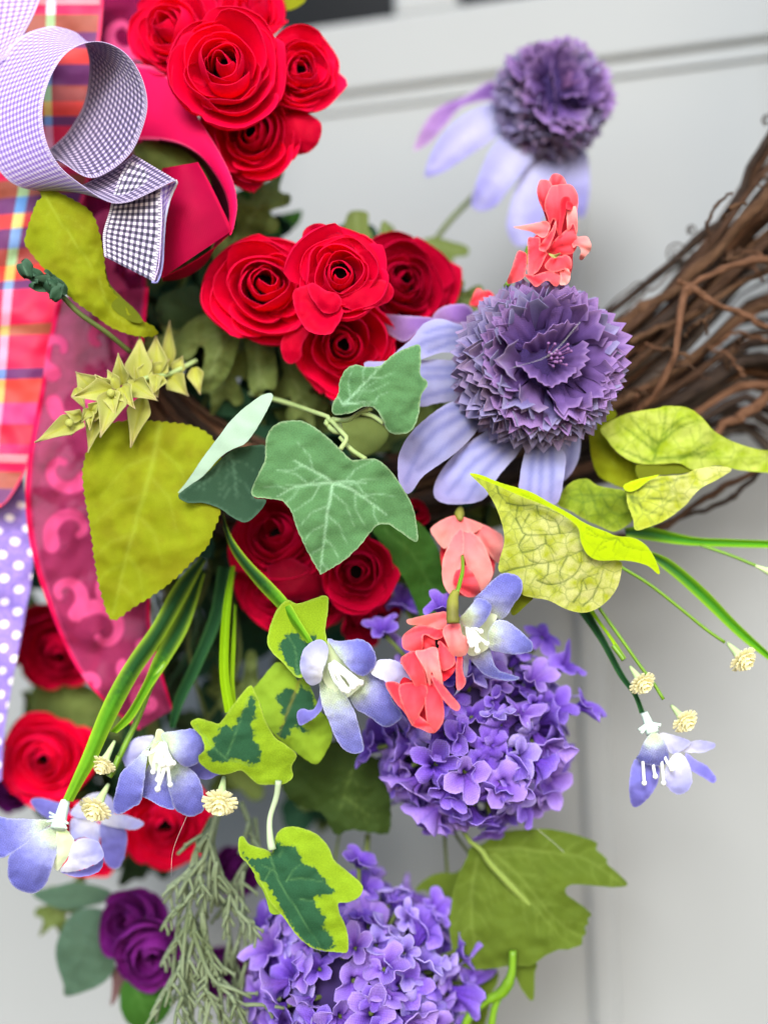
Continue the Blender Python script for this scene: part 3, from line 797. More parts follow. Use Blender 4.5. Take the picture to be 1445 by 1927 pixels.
# ------------------------------------------------------------------ the grapevine wreath
wreath = empty('grapevine_wreath', W(1250, 650, -60), 'rough brown grapevine wreath of bundled canes behind the flowers at right', 'wreath')
vr_ = np.random.RandomState(11)
def arc_pts(s, j=0, h=-60):
    # s 0 = outer (upper) edge of the band, 1 = inner (lower) edge
    A = np.array([[1560, -500 + 500 * s], [1560, -150 + 560 * s], [1500, 170 + 640 * s], [1400, 345 + 445 * s], [1290, 500 + 340 * s], [1150, 640 + 250 * s], [980, 760 + 170 * s], [800, 850 + 130 * s], [640, 860 + 150 * s], [480, 830 + 190 * s], [350, 740 + 230 * s], [260, 600 + 230 * s], [215, 430 + 200 * s], [150, 150 + 120 * s], [110 + 40 * s, -150], [160 + 60 * s, -500]], float)
    A[:, 1] += vr_.uniform(-1, 1, 16) * j; A[:, 0] += vr_.uniform(-1, 1, 16) * j * .5
    hh = h + vr_.uniform(-9, 9) + vr_.uniform(-3, 3, 16)
    return np.hstack([A, hh[:, None] if np.ndim(hh) else np.full((16, 1), hh)])
def vine_cane(pts, r, mi, seed, n=90):
    p, q = path3(pts, n)
    rr = np.random.RandomState(seed)
    rad = r * MM * (1 + .13 * np.sin(np.linspace(0, rr.uniform(8, 20), n) + rr.uniform(0, 6)))
    for k in range(rr.randint(2, 5)):          # knuckles where shoots grew
        i = rr.randint(2, n - 2); rad[i - 1:i + 2] *= [1.2, 1.38, 1.2]
    o = put('vine', mesh('vine', *tube_arrays(p + np.stack([np.interp(np.arange(n), np.linspace(0, n - 1, 16), rr.uniform(-1, 1, 16)) for _ in range(3)], 1) * .0009, rad, 10, .07, seed), M_vine[mi]), wreath)
    return o
for i in range(66):
    s = (i + .5) / 66
    dens = -58 if i % 3 else -74
    if .52 < s < .60 and i % 2: continue
    q_ = vr_.uniform(-.13, .13)
    a_, b_ = arc_pts(s - q_, 16, dens), arc_pts(s + q_, 16, dens)
    m_ = np.linspace(0, 1, len(a_))[:, None]
    vine_cane(a_ * (1 - m_) + b_ * m_, vr_.choice([4, 5, 6, 7, 8, 10, 12]) * vr_.uniform(.9, 1.1), vr_.choice([0, 0, 0, 1, 1, 2, 3, 3, 4]), 100 + i)
for pts, r, mi in [
    ([(1275, 528, -36), (1330, 560, -36), (1390, 590, -38), (1460, 625, -40)], 6.5, 4),
    ([(1460, 486, -34), (1400, 490, -34), (1330, 520, -36), (1285, 560, -36), (1272, 620, -34), (1268, 680, -32), (1240, 730, -36), (1190, 790, -44)], 7, 4),
    ([(1460, 500, -40), (1380, 540, -42), (1300, 590, -44), (1180, 640, -46)], 7, 2),
    ([(1470, 330, -44), (1400, 410, -44), (1330, 490, -46), (1230, 570, -50), (1120, 640, -54)], 12, 2),
    ([(1470, 215, -50), (1420, 300, -50), (1370, 400, -52), (1290, 470, -56), (1180, 560, -60), (1080, 640, -60)], 9, 0),
    ([(1450, 862, -40), (1380, 905, -42), (1300, 955, -44), (1230, 1000, -46), (1120, 1020, -50)], 6.5, 1),
    ([(1450, 880, -46), (1360, 940, -46), (1270, 980, -48), (1160, 1010, -50)], 5, 0),
    ([(1455, 740, -40), (1380, 790, -42), (1300, 850, -44), (1180, 900, -46)], 10, 4),
    ([(1150, 600, -58), (1230, 540, -58), (1320, 470, -58)], 3.2, 3),
    ([(1110, 600, -62), (1190, 540, -64), (1260, 500, -64), (1330, 440, -64)], 2.2, 3)]:
    vine_cane(pts, r, mi, int(pts[0][1]) + mi)
for k in range(22):
    s_ = vr_.uniform(0, 1); x_ = vr_.uniform(1150, 1440); y_ = 640 - (x_ - 1150) * 1.25 + s_ * 260 + (x_ - 1150) * .45 * s_
    a_ = vr_.uniform(-1.6, .5); l_ = vr_.uniform(30, 110); h_ = vr_.uniform(-52, -36)
    vine_cane([(x_, y_, h_), (x_ + l_ * .5 * math.cos(a_), y_ + l_ * .5 * math.sin(a_), h_ + 4), (x_ + l_ * math.cos(a_ + .4), y_ + l_ * math.sin(a_ + .4), h_ + 6)], vr_.uniform(1.6, 3.6), vr_.choice([1, 2, 4]), 900 + k, 16)
for k, (cx, cy, r0, h) in enumerate([(1275, 475, 22, -58), (1302, 432, 10, -56), (1445, 225, 12, -50)]):
    pts = [(cx + (r0 - t * r0 * .06) * math.cos(t * .9 + 2), cy + (r0 - t * r0 * .06) * math.sin(t * .9 + 2), h + t * .6) for t in range(11)]
    tube('tendril', pts, 1.8, M_vine[3], wreath, n=40, seg=6)

# ------------------------------------------------------------------ dark filler foliage behind the flowers
fill = empty('filler_foliage', W(450, 1000, -80), 'dense dark green filler foliage packed behind all the flowers', 'foliage')
fr = np.random.RandomState(5)
ZONE = Z('X', '235,330 300,300 430,330 470,420 640,470 780,480 820,560 740,640 790,760 880,840 960,900 960,960 880,980 800,1100 720,1150 620,1180 560,1320 560,1480 640,1500 600,1580 470,1560 430,1460 330,1460 330,1600 200,1640 60,1560 30,1400 60,1290 40,1180 60,1040 120,900 200,760 180,500')
pool = []
for k in range(9):
    ln, wd = 1.0, [.42, .5, .36][k % 3]
    t = np.linspace(0, 1, 9)
    prof = np.sin(np.pi * t ** .8) ** .8 * wd * (1 + .12 * np.sin(t * 22 + k))
    o2 = np.vstack([np.stack([t - .5, prof / 2], 1), np.stack([t[::-1][1:-1] - .5, -prof[::-1][1:-1] / 2], 1)])
    pool.append(sheet(o2 * 100 + [722.5, 963.5], sp=8, cup=4, fold=5, wav=2, veins=[[(672, 963), (770, 964)]], vw=2, fray=.8, seed=k, mat=[M_fill, M_fill2, M_fill3][k % 3], thick=.4, name='leaf'))
cnt = 0
while cnt < 285:
    p = np.array([[fr.uniform(20, 980), fr.uniform(290, 1650)]])
    if not inside(p, ZONE)[0]: continue
    if p[0, 1] > 1250 and fr.rand() < .25: continue
    h = (fr.uniform(-105, -58) if p[0, 1] < 1080 else fr.uniform(-128, -92))
    w_ = Vector(W(p[0, 0], p[0, 1], h))
    o = bpy.data.objects.new('leaf', pool[fr.randint(9)]); col.objects.link(o); o.parent = fill
    o.location = w_ - fill.location
    s = fr.uniform(1.1, 2.2)
    o.scale = (s, s, s)
    o.rotation_euler = (fr.uniform(-.7, .7), fr.uniform(0, 6.28), fr.uniform(-.8, .8))
    cnt += 1
for k in range(26):
    a = fr.uniform(0, 1); x0 = 300 + fr.uniform(-120, 420); y0 = 480 + fr.uniform(0, 700)
    tube('stem', [(x0, y0, -70), (x0 + fr.uniform(-60, 60), y0 + 160, -60), (x0 + fr.uniform(-140, 100), y0 + 330, -70)], 4, [M_stemo, M_stemd][k % 2], fill, n=14, seg=6)

# ------------------------------------------------------------------ ranunculus: nested cupped petals
def cup_petal(t, seed, opn=0):
    """one petal in flower units (radius 1, axis +Z toward the viewer); t 0 = innermost, 1 = outermost"""
    rr = np.random.RandomState(seed)
    n, m = 12, 15
    U, V = np.meshgrid(np.linspace(-1, 1, m), np.linspace(0, 1, n))
    Rl = .20 + .70 * t
    Am = R(112 - 50 * t) * rr.uniform(.88, 1.15)
    Hl = 1.12 - .26 * t + rr.uniform(-.06, .06)
    top = 1 - (.20 + .35 * t) * np.abs(U) ** 3 - .05 * t * np.exp(-((U - rr.uniform(-.4, .4)) / .2) ** 2) + (.02 + .03 * t) * np.sin(U * rr.uniform(3, 6) + rr.uniform(0, 6))
    z = -.95 + Hl * V * top
    r = .05 + Rl * np.sin(np.clip(V * top, 0, 1) * np.pi / 2) ** .8
    r = r * (1 - (.42 * (1 - t) ** 1.3 - .04) * smoothstep(.5, 1, V))
    r = r * (1 - .10 * smoothstep(.8, 1, V * top)) + (.05 * t + opn) * smoothstep(.6, 1, V * top) + (.015 + .035 * t) * np.sin(U * rr.uniform(3, 6) + rr.uniform(0, 6)) * V
    z = z - (.07 * t + opn * .6) * smoothstep(.72, 1, V * top)
    th = U * Am * (.30 + .70 * np.sin(V * np.pi / 2)) * (1 - .10 * smoothstep(.8, 1, V)) + .05 * np.sin(V * 3 + rr.uniform(0, 6))
    # one side of each petal tucks inside its neighbour
    r = r * (1 + .075 * U)
    v = np.stack([r * np.cos(th), r * np.sin(th), z], -1).reshape(-1, 3)
    F = [[i * m + j, i * m + j + 1, (i + 1) * m + j + 1, (i + 1) * m + j] for i in range(n - 1) for j in range(m - 1)]
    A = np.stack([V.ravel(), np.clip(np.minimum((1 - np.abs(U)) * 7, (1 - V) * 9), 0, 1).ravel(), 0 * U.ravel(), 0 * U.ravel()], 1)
    uv = np.stack([th.ravel() * 14, V.ravel() * 16], 1)
    return v, np.array(F), A, uv

LAY = [(0.0, 2), (.17, 3), (.36, 3), (.55, 3), (.73, 4), (.88, 4), (1.0, 5)]
cups = {}
def cup_mesh(li, k, mat, seed=0):
    key = (li, k, mat.name)
    if key not in cups:
        cups[key] = mesh('petal', *cup_petal(LAY[li][0], li * 10 + k + seed, .03 * (k % 3) * (li > 2)), mat, None, .007)
    return cups[key]

def frame(px, py, h, axis, roll, size_px, sq=1.0):
    """matrix whose +Z runs along axis (right, up, toward the viewer), scaled to size"""
    z = Vector((axis[0], -axis[2], axis[1])).normalized()
    x = Vector((1, 0, 0)); x = (x - z * x.dot(z)).normalized(); y = z.cross(x)
    M = Matrix((x, y, z)).transposed().to_4x4()
    k = (DIST - h / 1000) / DIST
    s = size_px * MM * k
    return Matrix.Translation(Vector(W(px, py, h))) @ M @ Matrix.Rotation(R(roll), 4, 'Z') @ Matrix.Diagonal((s, s * sq, s, 1))

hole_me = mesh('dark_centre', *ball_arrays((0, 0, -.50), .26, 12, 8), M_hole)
def ranunculus(px, py, h, r, axis, roll, label, mat=None, seed=0, layers=7, group='red ranunculus blossoms', name='ranunculus_flower', cat='flower', sq=1.0):
    mat = mat or M_red
    root = empty(name, (0, 0, 0), label, cat, group)
    root.matrix_world = frame(px, py, h, axis, 0, r * 1.09, sq)
    rr = random.Random(seed)
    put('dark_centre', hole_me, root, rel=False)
    cx_, cy_ = rr.uniform(-.12, .12), rr.uniform(-.12, .12); gap_ = rr.uniform(.88, 1.12)
    for li in range(layers):
        t, cnt = LAY[li]
        off = rr.uniform(0, 6.28) + R(roll)
        for k in range(cnt):
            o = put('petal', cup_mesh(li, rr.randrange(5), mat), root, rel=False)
            a = off + k * 2 * math.pi / cnt + rr.uniform(-.14, .14)
            s = (1 + rr.uniform(-.12, .06)) * (gap_ if li < 3 else 1)
            kk_ = max(0, 1 - li / 4)
            o.rotation_euler = (rr.uniform(-.15, .15) * (.4 + t), rr.uniform(-.15, .15) * (.4 + t), a)
            o.scale = (s, s, s * rr.uniform(.93, 1.07))
            o.location = (cx_ * kk_ + rr.uniform(-.05, .05), cy_ * kk_ + rr.uniform(-.05, .05), rr.uniform(-.05, .05))
    # green bud cup and short stem behind
    v, f, A, uv = ball_arrays((0, 0, -1.0), .42, 10, 6, (1, 1, .5))
    put('calyx', mesh('calyx', v, f, A, uv, M_stemo), root, rel=False)
    return root

def extra(root, mat, frame_, outl, h, seed=1, **k):
    """a traced outer petal on a blossom whose empty is rotated: keep its world place"""
    b = k.pop('base', None)
    me = sheet(Z(frame_, outl), h, base=None if b is None else Z(frame_, b)[0], mat=mat, seed=seed, name='petal', **k)
    o = put('petal', me)
    center_obj(o)
    o.parent = root
    bpy.context.view_layer.update()
    o.matrix_parent_inverse = root.matrix_world.inverted()
    return o

ranunculus(315, 45, -22, 84, (-.35, .2, 1), 10, 'red ranunculus cut by the top edge of the photo, leftmost of the upper cluster', seed=1)
ranunculus(470, 12, -30, 78, (.1, .5, 1), 70, 'red ranunculus half hidden at the very top of the upper cluster', seed=2)
rA = ranunculus(424, 116, -6, 106, (.0, .05, 1), 40, 'large bright red ranunculus in the middle of the upper cluster beside the pink ribbon', seed=3)
ranunculus(572, 120, -18, 74, (.15, .02, 1), 95, 'small red ranunculus at the right end of the upper cluster against the door', seed=4)
rB = ranunculus(470, 252, -20, 88, (-.05, -.1, 1), 20, 'red ranunculus lowest in the upper cluster with one loose petal to the right', seed=5)
extra(rB, M_red, 'B', '470,560 560,560 640,610 680,650 670,730 620,790 540,805 470,780 440,680', -24, 3, cup=-3, wav=1.5)
rC = ranunculus(494, 535, -14, 112, (.08, .0, 1), 0, 'wide open red ranunculus at the left of the middle cluster', seed=6, sq=.93)
rD = ranunculus(645, 508, -2, 84, (.02, .05, 1), 60, 'red ranunculus at the centre of the middle cluster with drooping petals', seed=7)
extra(rD, M_red, 'S', '520,380 560,360 620,350 640,400 700,420 770,450 800,500 770,570 730,625 660,630 590,600 540,520 515,440', -3, 5, cup=2, wav=2.5, ty=2)
extra(rD, M_red, 'S', '600,350 640,340 700,380 760,395 790,440 760,500 690,505 640,450 610,400', 3, 6, cup=-2, wav=2)
extra(rD, M_red, 'S', '790,390 860,350 960,320 1050,330 1085,380 1060,440 960,480 860,490 790,460 770,420', -4, 6, cup=-2, wav=2, tx=-2)
extra(rD, M_red, 'S', '570,60 610,10 680,0 760,40 830,90 870,130 820,150 720,110 640,110 590,110', -8, 8, cup=-2, wav=2)
extra(rD, M_red, 'S', '840,70 900,58 960,90 1010,150 1035,230 1000,290 940,240 880,170', -9, 9, cup=-2, wav=2)
rE = ranunculus(768, 535, -32, 92, (.25, .05, 1), 15, 'darker red ranunculus at the right of the middle cluster behind the others', M_redd, seed=8, sq=1.05)
extra(rE, M_redd, 'S', '960,480 1080,470 1130,540 1180,640 1130,720 1040,740 980,640', -38, 9, cup=2, wav=2)
rF = ranunculus(645, 648, -20, 98, (-.02, -.12, 1), 33, 'red ranunculus at the bottom of the middle cluster above the ivy leaf', seed=9)
extra(rF, M_red, 'S', '445,680 480,610 560,570 620,590 570,680 560,760 500,795 460,760', -16, 11, cup=-2, wav=1.5)
ranunculus(515, 1000, -30, 92, (-.2, .35, 1), 5, 'crimson ranunculus partly covered by the big green ivy leaf', M_redd, seed=10)
rG = ranunculus(672, 1078, -22, 74, (.05, -.05, 1), 80, 'round crimson ranunculus just right of the ivy leaf tip', M_redd, seed=11)
ranunculus(510, 1120, -34, 76, (-.45, -.25, 1), 50, 'dark crimson ranunculus at the lower left of the cluster under the ivy leaf', M_redd, seed=12)
rH = ranunculus(590, 1120, -38, 80, (.1, -.6, 1), 50, 'dark crimson ranunculus hidden behind the variegated ivy leaf', M_redd, seed=13)
extra(rH, M_redd, 'V', '270,500 340,440 420,430 500,470 600,540 620,640 590,690 500,690 400,680 320,620', -24, 12, cup=-5, wav=1.5)
ranunculus(785, 965, -30, 42, (.3, .2, 1), 50, 'small crimson bud between the ray petals and the ivy leaf', M_redd, seed=14, layers=4)
ranunculus(105, 1225, -70, 82, (.1, -.2, 1), 50, 'blurred dark red ranunculus behind the dotted ribbon', M_redd, seed=15)
ranunculus(82, 1432, -58, 86, (.0, .0, 1), 10, 'blurred red ranunculus by the left edge beside the dotted ribbon tail', seed=16)
ranunculus(308, 1562, -56, 84, (.1, -.1, 1), 70, 'blurred red ranunculus behind the large blue flower at lower left', seed=17)
ranunculus(165, 1590, -62, 76, (-.1, -.3, 1), 30, 'lowest blurred red ranunculus behind the blurred blue flower', seed=18)
ranunculus(700, 1168, -46, 60, (.4, -.5, 1), 30, 'dark crimson petals half hidden beneath the round ranunculus', M_redd, seed=19, layers=6)

# plum rose, lower left
ranunculus(238, 1738, -50, 72, (-.3, .3, 1), 30, 'smaller plum purple rose bloom at lower left beside the dark rose leaf', M_purp, 21, 6, 'plum rose blooms', 'plum_rose')
ranunculus(285, 1805, -46, 80, (.2, -.3, 1), 70, 'larger plum purple rose bloom touching the grey-green sprig', M_purp, 23, 6, 'plum rose blooms', 'plum_rose')
ranunculus(450, 1640, -76, 60, (.2, .2, 1), 20, 'plum rose seen only in glimpses behind the grey-green sprig', M_purp, 24, 5, 'plum rose blooms', 'plum_rose')
ranunculus(420, 1830, -80, 60, (.2, .2, 1), 20, 'plum rose lowest behind the needle sprig', M_purp, 25, 5, 'plum rose blooms', 'plum_rose')
ranunculus(18, 1490, -84, 50, (.2, .2, 1), 20, 'dark plum rose at the left edge under the dotted ribbon', M_purp, 26, 5, 'plum rose blooms', 'plum_rose')

# ------------------------------------------------------------------ scabious cone flowers
def tooth_petal(seed, big=False):
    """length 1 along +Y from its base, face +Z; serrated fan tip, V fold"""
    rr = np.random.RandomState(seed)
    nt_ = 5 if big else 3
    m = nt_ * 4 + 1; n = 8
    U, V = np.meshgrid(np.linspace(-1, 1, m), np.linspace(0, 1, n))
    saw = 1 - np.abs(((U + 1) / 2 * nt_) % 1 - .5) * 2
    if big: tip = 1 - .22 * U ** 2 + .13 * saw * rr.uniform(.5, 1.3)
    else: tip = 1 - .22 * np.abs(U) ** 1.5 + .22 * saw
    wd = (.16 if big else .15) + (.40 if big else .40) * V ** (.8 if big else 1.1)
    x = U * wd
    y = V * (1 + (tip - 1) * smoothstep(.55, 1, V))
    if big: zz = .10 * np.cos(U * 2.2) * V + .16 * V ** 2 * np.abs(U) - .12 * V ** 2 + .02 * np.sin(U * 9 + seed)
    else: zz = .34 * np.abs(U) * V * (wd / .4) + .03 * np.sin(U * 9 + seed) * V - .06 * V ** 2
    v = np.stack([x, y, zz], -1).reshape(-1, 3)
    F = [[i * m + j, i * m + j + 1, (i + 1) * m + j + 1, (i + 1) * m + j] for i in range(n - 1) for j in range(m - 1)]
    A = np.stack([V.ravel(), np.clip((1 - V) * 7, 0, 1).ravel(), (np.abs(U) * 0).ravel(), 0 * U.ravel()], 1)
    uv = np.stack([x.ravel() * 14, y.ravel() * 14], 1)
    return v, np.array(F), A, uv

tooth = {}
def tooth_mesh(k, big, mat):
    key = (k, big, mat.name)
    if key not in tooth:
        tooth[key] = mesh('floret', *tooth_petal(k, big), mat, None, .012)
    return tooth[key]

def scabious(px, py, h, r, axis, label, seed, nfl=180, spread=118):
    root = empty('cone_flower', (0, 0, 0), label, 'flower', 'scabious cone flowers with drooping ray petals')
    root.matrix_world = frame(px, py, h, axis, 0, r)
    rr = random.Random(seed)
    core = ball_arrays((0, 0, -.08), .66, 18, 12)
    put('core', mesh('core', *core, M_core), root, rel=False)
    ga = math.pi * (3 - math.sqrt(5))
    c0, c1 = math.cos(R(38)), math.cos(R(spread))
    for i in range(nfl):
        c = c0 + (c1 - c0) * (i + .5) / nfl
        th = math.acos(c); ph = i * ga + rr.uniform(-.12, .12)
        th += rr.uniform(-.04, .04)
        big = th < R(40)
        mt = M_scabc if th < R(60) and rr.random() < .6 else (M_scabp if rr.random() < .45 else M_scab)
        o = put('floret', tooth_mesh(rr.randrange(3), big, mt), root, rel=False)
        rad = Vector((math.sin(th) * math.cos(ph), math.sin(th) * math.sin(ph), math.cos(th)))
        mer = Vector((math.cos(th) * math.cos(ph), math.cos(th) * math.sin(ph), -math.sin(th)))   # away from the pole
        ydir = (rad * 1.0 + mer * rr.uniform(.05, .38)).normalized()
        zdir = (-mer + rad * .1); zdir = (zdir - ydir * zdir.dot(ydir)).normalized()
        tw = rr.uniform(-.3, .3)
        xdir = ydir.cross(zdir)
        x2 = xdir * math.cos(tw) + zdir * math.sin(tw); z2 = x2.cross(ydir)
        s = (.58 if big else .50) * rr.uniform(.9, 1.12)
        b = rad * (.52 if big else .58)
        M = Matrix((x2 * s, ydir * s, z2 * s)).transposed().to_4x4(); M.translation = b
        o.matrix_local = M
    for ring, (th0, cnt, ln) in enumerate([(15, 5, .50), (32, 8, .80), (46, 10, .68)]):
        for k in range(cnt):
            th = R(th0 + rr.uniform(-5, 5)); ph = 2 * math.pi * (k + .5 * (ring % 2)) / cnt + rr.uniform(-.15, .15)
            rad = Vector((math.sin(th) * math.cos(ph), math.sin(th) * math.sin(ph), math.cos(th)))
            mer = Vector((math.cos(th) * math.cos(ph), math.cos(th) * math.sin(ph), -math.sin(th)))
            ydir = (rad + mer * (.35 + .38 * ring)).normalized()
            zdir = (-mer + rad * .2); zdir = (zdir - ydir * zdir.dot(ydir)).normalized(); xdir = ydir.cross(zdir)
            tw = rr.choice((-1, 1)) * rr.uniform(.1, .6); x2 = xdir * math.cos(tw) + zdir * math.sin(tw); z2 = x2.cross(ydir)
            s = ln * rr.uniform(.95, 1.15)
            M = Matrix((x2 * s * rr.uniform(.8, 1.0), ydir * s * rr.uniform(.9, 1.1), z2 * s * rr.uniform(.8, 1.6))).transposed().to_4x4(); M.translation = rad * .40
            o = put('centre_petal', tooth_mesh(10 + (k % 3), True, M_scabc), root, rel=False); o.matrix_local = M
    sb = Bag()
    for k in range(22):
        a = rr.uniform(0, 6.28); q = rr.uniform(0, .13)
        p0 = np.array([q * math.cos(a) * .4, q * math.sin(a) * .4, .45]); p1 = np.array([q * 1.5 * math.cos(a), q * 1.5 * math.sin(a), .86 + rr.uniform(-.06, .08)])
        sb.add(*tube_arrays(np.linspace(p0, p1, 5), .012, 5)); sb.add(*ball_arrays(p1, .024, 6, 4))
    tag(put('stamens', sb.mesh('stamens', M_mauve), root, rel=False), kind='stuff')
    return root

def kids_traced(root, items, frame_):
    """items: (name, material, outline, options) - traced pieces parented to a rotated root"""
    for i, (nm, mt, ol, op) in enumerate(items):
        op = dict(op); b = op.pop('base', None)
        vs = [Z(frame_, v) for v in op.pop('veins', ())]
        me = sheet(Z(frame_, ol), base=None if b is None else Z(frame_, b)[0], veins=vs, mat=mt, seed=i + 3, name=nm, **op)
        o = put(nm, me); center_obj(o)
        loc = o.location.copy()
        bpy.context.view_layer.update()
        o.parent = root
        o.matrix_parent_inverse = root.matrix_world.inverted()
        o.location = loc

s2 = scabious(1010, 686, -8, 137, (.24, .06, 1), 'sharp violet cone flower with serrated florets and periwinkle ray petals below the coral bloom', 3)
rk = dict(sp=6, cup=-4, wav=.8, edgew=5, fray=.4, thick=.16)
kids_traced(s2, [
    ('ray_petal', M_rayp, '20,345 60,300 180,305 310,315 350,340 250,370 170,435 90,400', dict(rk, h=-20, tx=4, base='420,340')),
    ('ray_petal', M_rayp, '310,300 370,255 480,250 520,330 420,345 320,325', dict(rk, h=-22, base='520,300')),
    ('ray_petal', M_ray, '100,510 200,420 260,345 340,320 430,345 520,370 540,420 460,490 350,490 250,525 180,540 110,560', dict(rk, h=-12, tx=-5, base='560,420', veins=['540,410 400,400 260,440 130,530', '520,430 400,440 280,490', '520,390 380,360 270,390'], vw=6)),
    ('ray_petal', M_ray, '-40,545 60,535 240,530 330,525 440,535 520,560 520,650 470,720 330,745 240,760 120,700 20,640', dict(rk, h=-13, tx=-4, base='560,620', veins=['520,620 400,610 200,620', '520,660 380,680 240,720', '520,580 400,570 250,570'], vw=7)),
    ('ray_petal', M_ray, '130,1090 140,990 200,890 300,800 400,740 520,720 560,800 530,880 450,970 360,1040 260,1110 190,1200 145,1170', dict(rk, h=-6, tx=-6, base='600,740', veins=['540,770 380,850 260,950 170,1140', '540,820 400,940 230,1080', '510,750 350,790 200,920'], vw=8)),
    ('ray_petal', M_ray, '310,1190 340,1100 420,1000 520,920 640,860 760,900 740,990 640,1110 560,1230 430,1255 340,1240', dict(rk, h=-12, ty=2, base='720,860', veins=['680,930 520,1040 380,1200', '700,960 580,1080 470,1240', '640,900 480,980 350,1120'], vw=8)),
    ('ray_petal', M_ray, '745,1190 745,1120 760,1030 800,940 900,920 970,1000 965,1120 930,1250 830,1240', dict(rk, h=-9, ty=2, base='860,900', veins=['860,940 850,1100 840,1230', '820,950 800,1100 790,1210', '900,950 905,1100 900,1230'], vw=7)),
    ('ray_petal', M_ray, '920,940 980,880 1045,880 1045,1000 1010,1090 950,1140 950,1040', dict(rk, h=-16, base='960,860', veins=['990,900 1000,1000 970,1110'], vw=8)),
], 'D')
s1 = scabious(1036, 190, -72, 96, (.32, .22, 1), 'blurred violet cone flower at the top with long pale lavender ray petals', 8, nfl=150, spread=112)
kids_traced(s1, [
    ('ray_petal', M_rayp, '210,640 260,520 340,430 480,370 600,300 690,340 660,390 560,400 450,430 380,510 300,600 230,645', dict(rk, h=-78, tx=-4, base='690,330')),
    ('ray_petal', M_rayl, '265,770 310,640 400,520 520,440 660,400 740,450 690,540 600,600 480,680 370,750 300,780', dict(rk, h=-72, tx=-4, base='740,420', veins=['700,460 500,560 300,740'], vw=14)),
    ('ray_petal', M_rayl, '500,900 540,770 600,640 680,550 800,520 870,590 820,680 700,830 620,930 550,955 510,940', dict(rk, h=-68, ty=3, base='820,520', veins=['800,580 660,760 540,930', '780,560 720,700 640,860'], vw=14)),
    ('ray_petal', M_rayl, '680,1000 720,850 800,680 900,630 980,690 900,900 830,1060 790,1120 730,1130 690,1080', dict(rk, h=-70, ty=3, base='900,620', veins=['760,1090 730,950 820,740'], vw=18)),
    ('ray_petal', M_rayl, '940,700 1000,650 1080,660 1095,850 1060,990 990,900', dict(rk, h=-76, base='1020,620')),
], 'C')
tube('stem', [(1000, 260, -96), (890, 370, -88), (820, 450, -84), (700, 640, -86)], 6, M_stemo).parent = None
o = bpy.data.objects['stem.026'] if 'stem.026' in bpy.data.objects else [x for x in bpy.data.objects if x.name.startswith('stem') and not x.parent][0]
center_obj(o); loc = o.location.copy(); bpy.context.view_layer.update(); o.parent = s1; o.matrix_parent_inverse = s1.matrix_world.inverted(); o.location = loc

# ------------------------------------------------------------------ snowball heads of small florets
def floret_arr(seed, lobes=5):
    rr = np.random.RandomState(seed)
    nt_, nr = lobes * 7, 7
    th = np.linspace(0, 2 * np.pi, nt_, endpoint=False)
    ph = rr.uniform(0, 6.28)
    lob = np.abs(np.cos(lobes / 2 * (th - ph))) ** .55
    lob = lob ** 1.25
    rho = .40 + .60 * lob * (1 + .06 * np.sin(th * 13 + seed))
    size = 1 + .12 * np.sin(th + rr.uniform(0, 6)) + .06 * np.sin(2 * th + rr.uniform(0, 6))
    curl = np.interp(np.arange(nt_), np.linspace(0, nt_, lobes + 1), np.append(c_ := rr.uniform(-.75, .65, lobes), c_[0]))
    rs = np.linspace(.10, 1, nr)
    v = []; A = []; uv = []
    for q in rs:
        x = q * rho * size * np.cos(th); y = q * rho * size * np.sin(th)
        z = .48 * q ** .8 + .13 * rr.uniform(.6, 1.3) * (1 - lob) * q - .14 * lob * q ** 2 - .55 * np.exp(-(q / .22) ** 2) + curl * q ** 2.2 + .10 * np.cos(lobes * (th - ph)) * q + .05 * np.sin(3 * th + seed) * q
        v.append(np.stack([x, y, z], 1)); A.append(np.stack([np.full(nt_, q), np.full(nt_, np.clip((1 - q) * 6, 0, 1)), lob * 0, lob * 0], 1)); uv.append(np.stack([x, y], 1) * 7)
    F = [[i * nt_ + k, i * nt_ + (k + 1) % nt_, (i + 1) * nt_ + (k + 1) % nt_, (i + 1) * nt_ + k] for i in range(nr - 1) for k in range(nt_)]
    return np.vstack(v), np.array(F), np.vstack(A), np.vstack(uv)
flo = [[mesh('floret', *floret_arr(s, 5 if s % 3 else 4), m_, None, .035) for s in range(12)] for m_ in (M_snow, M_snow2, M_snow3)]

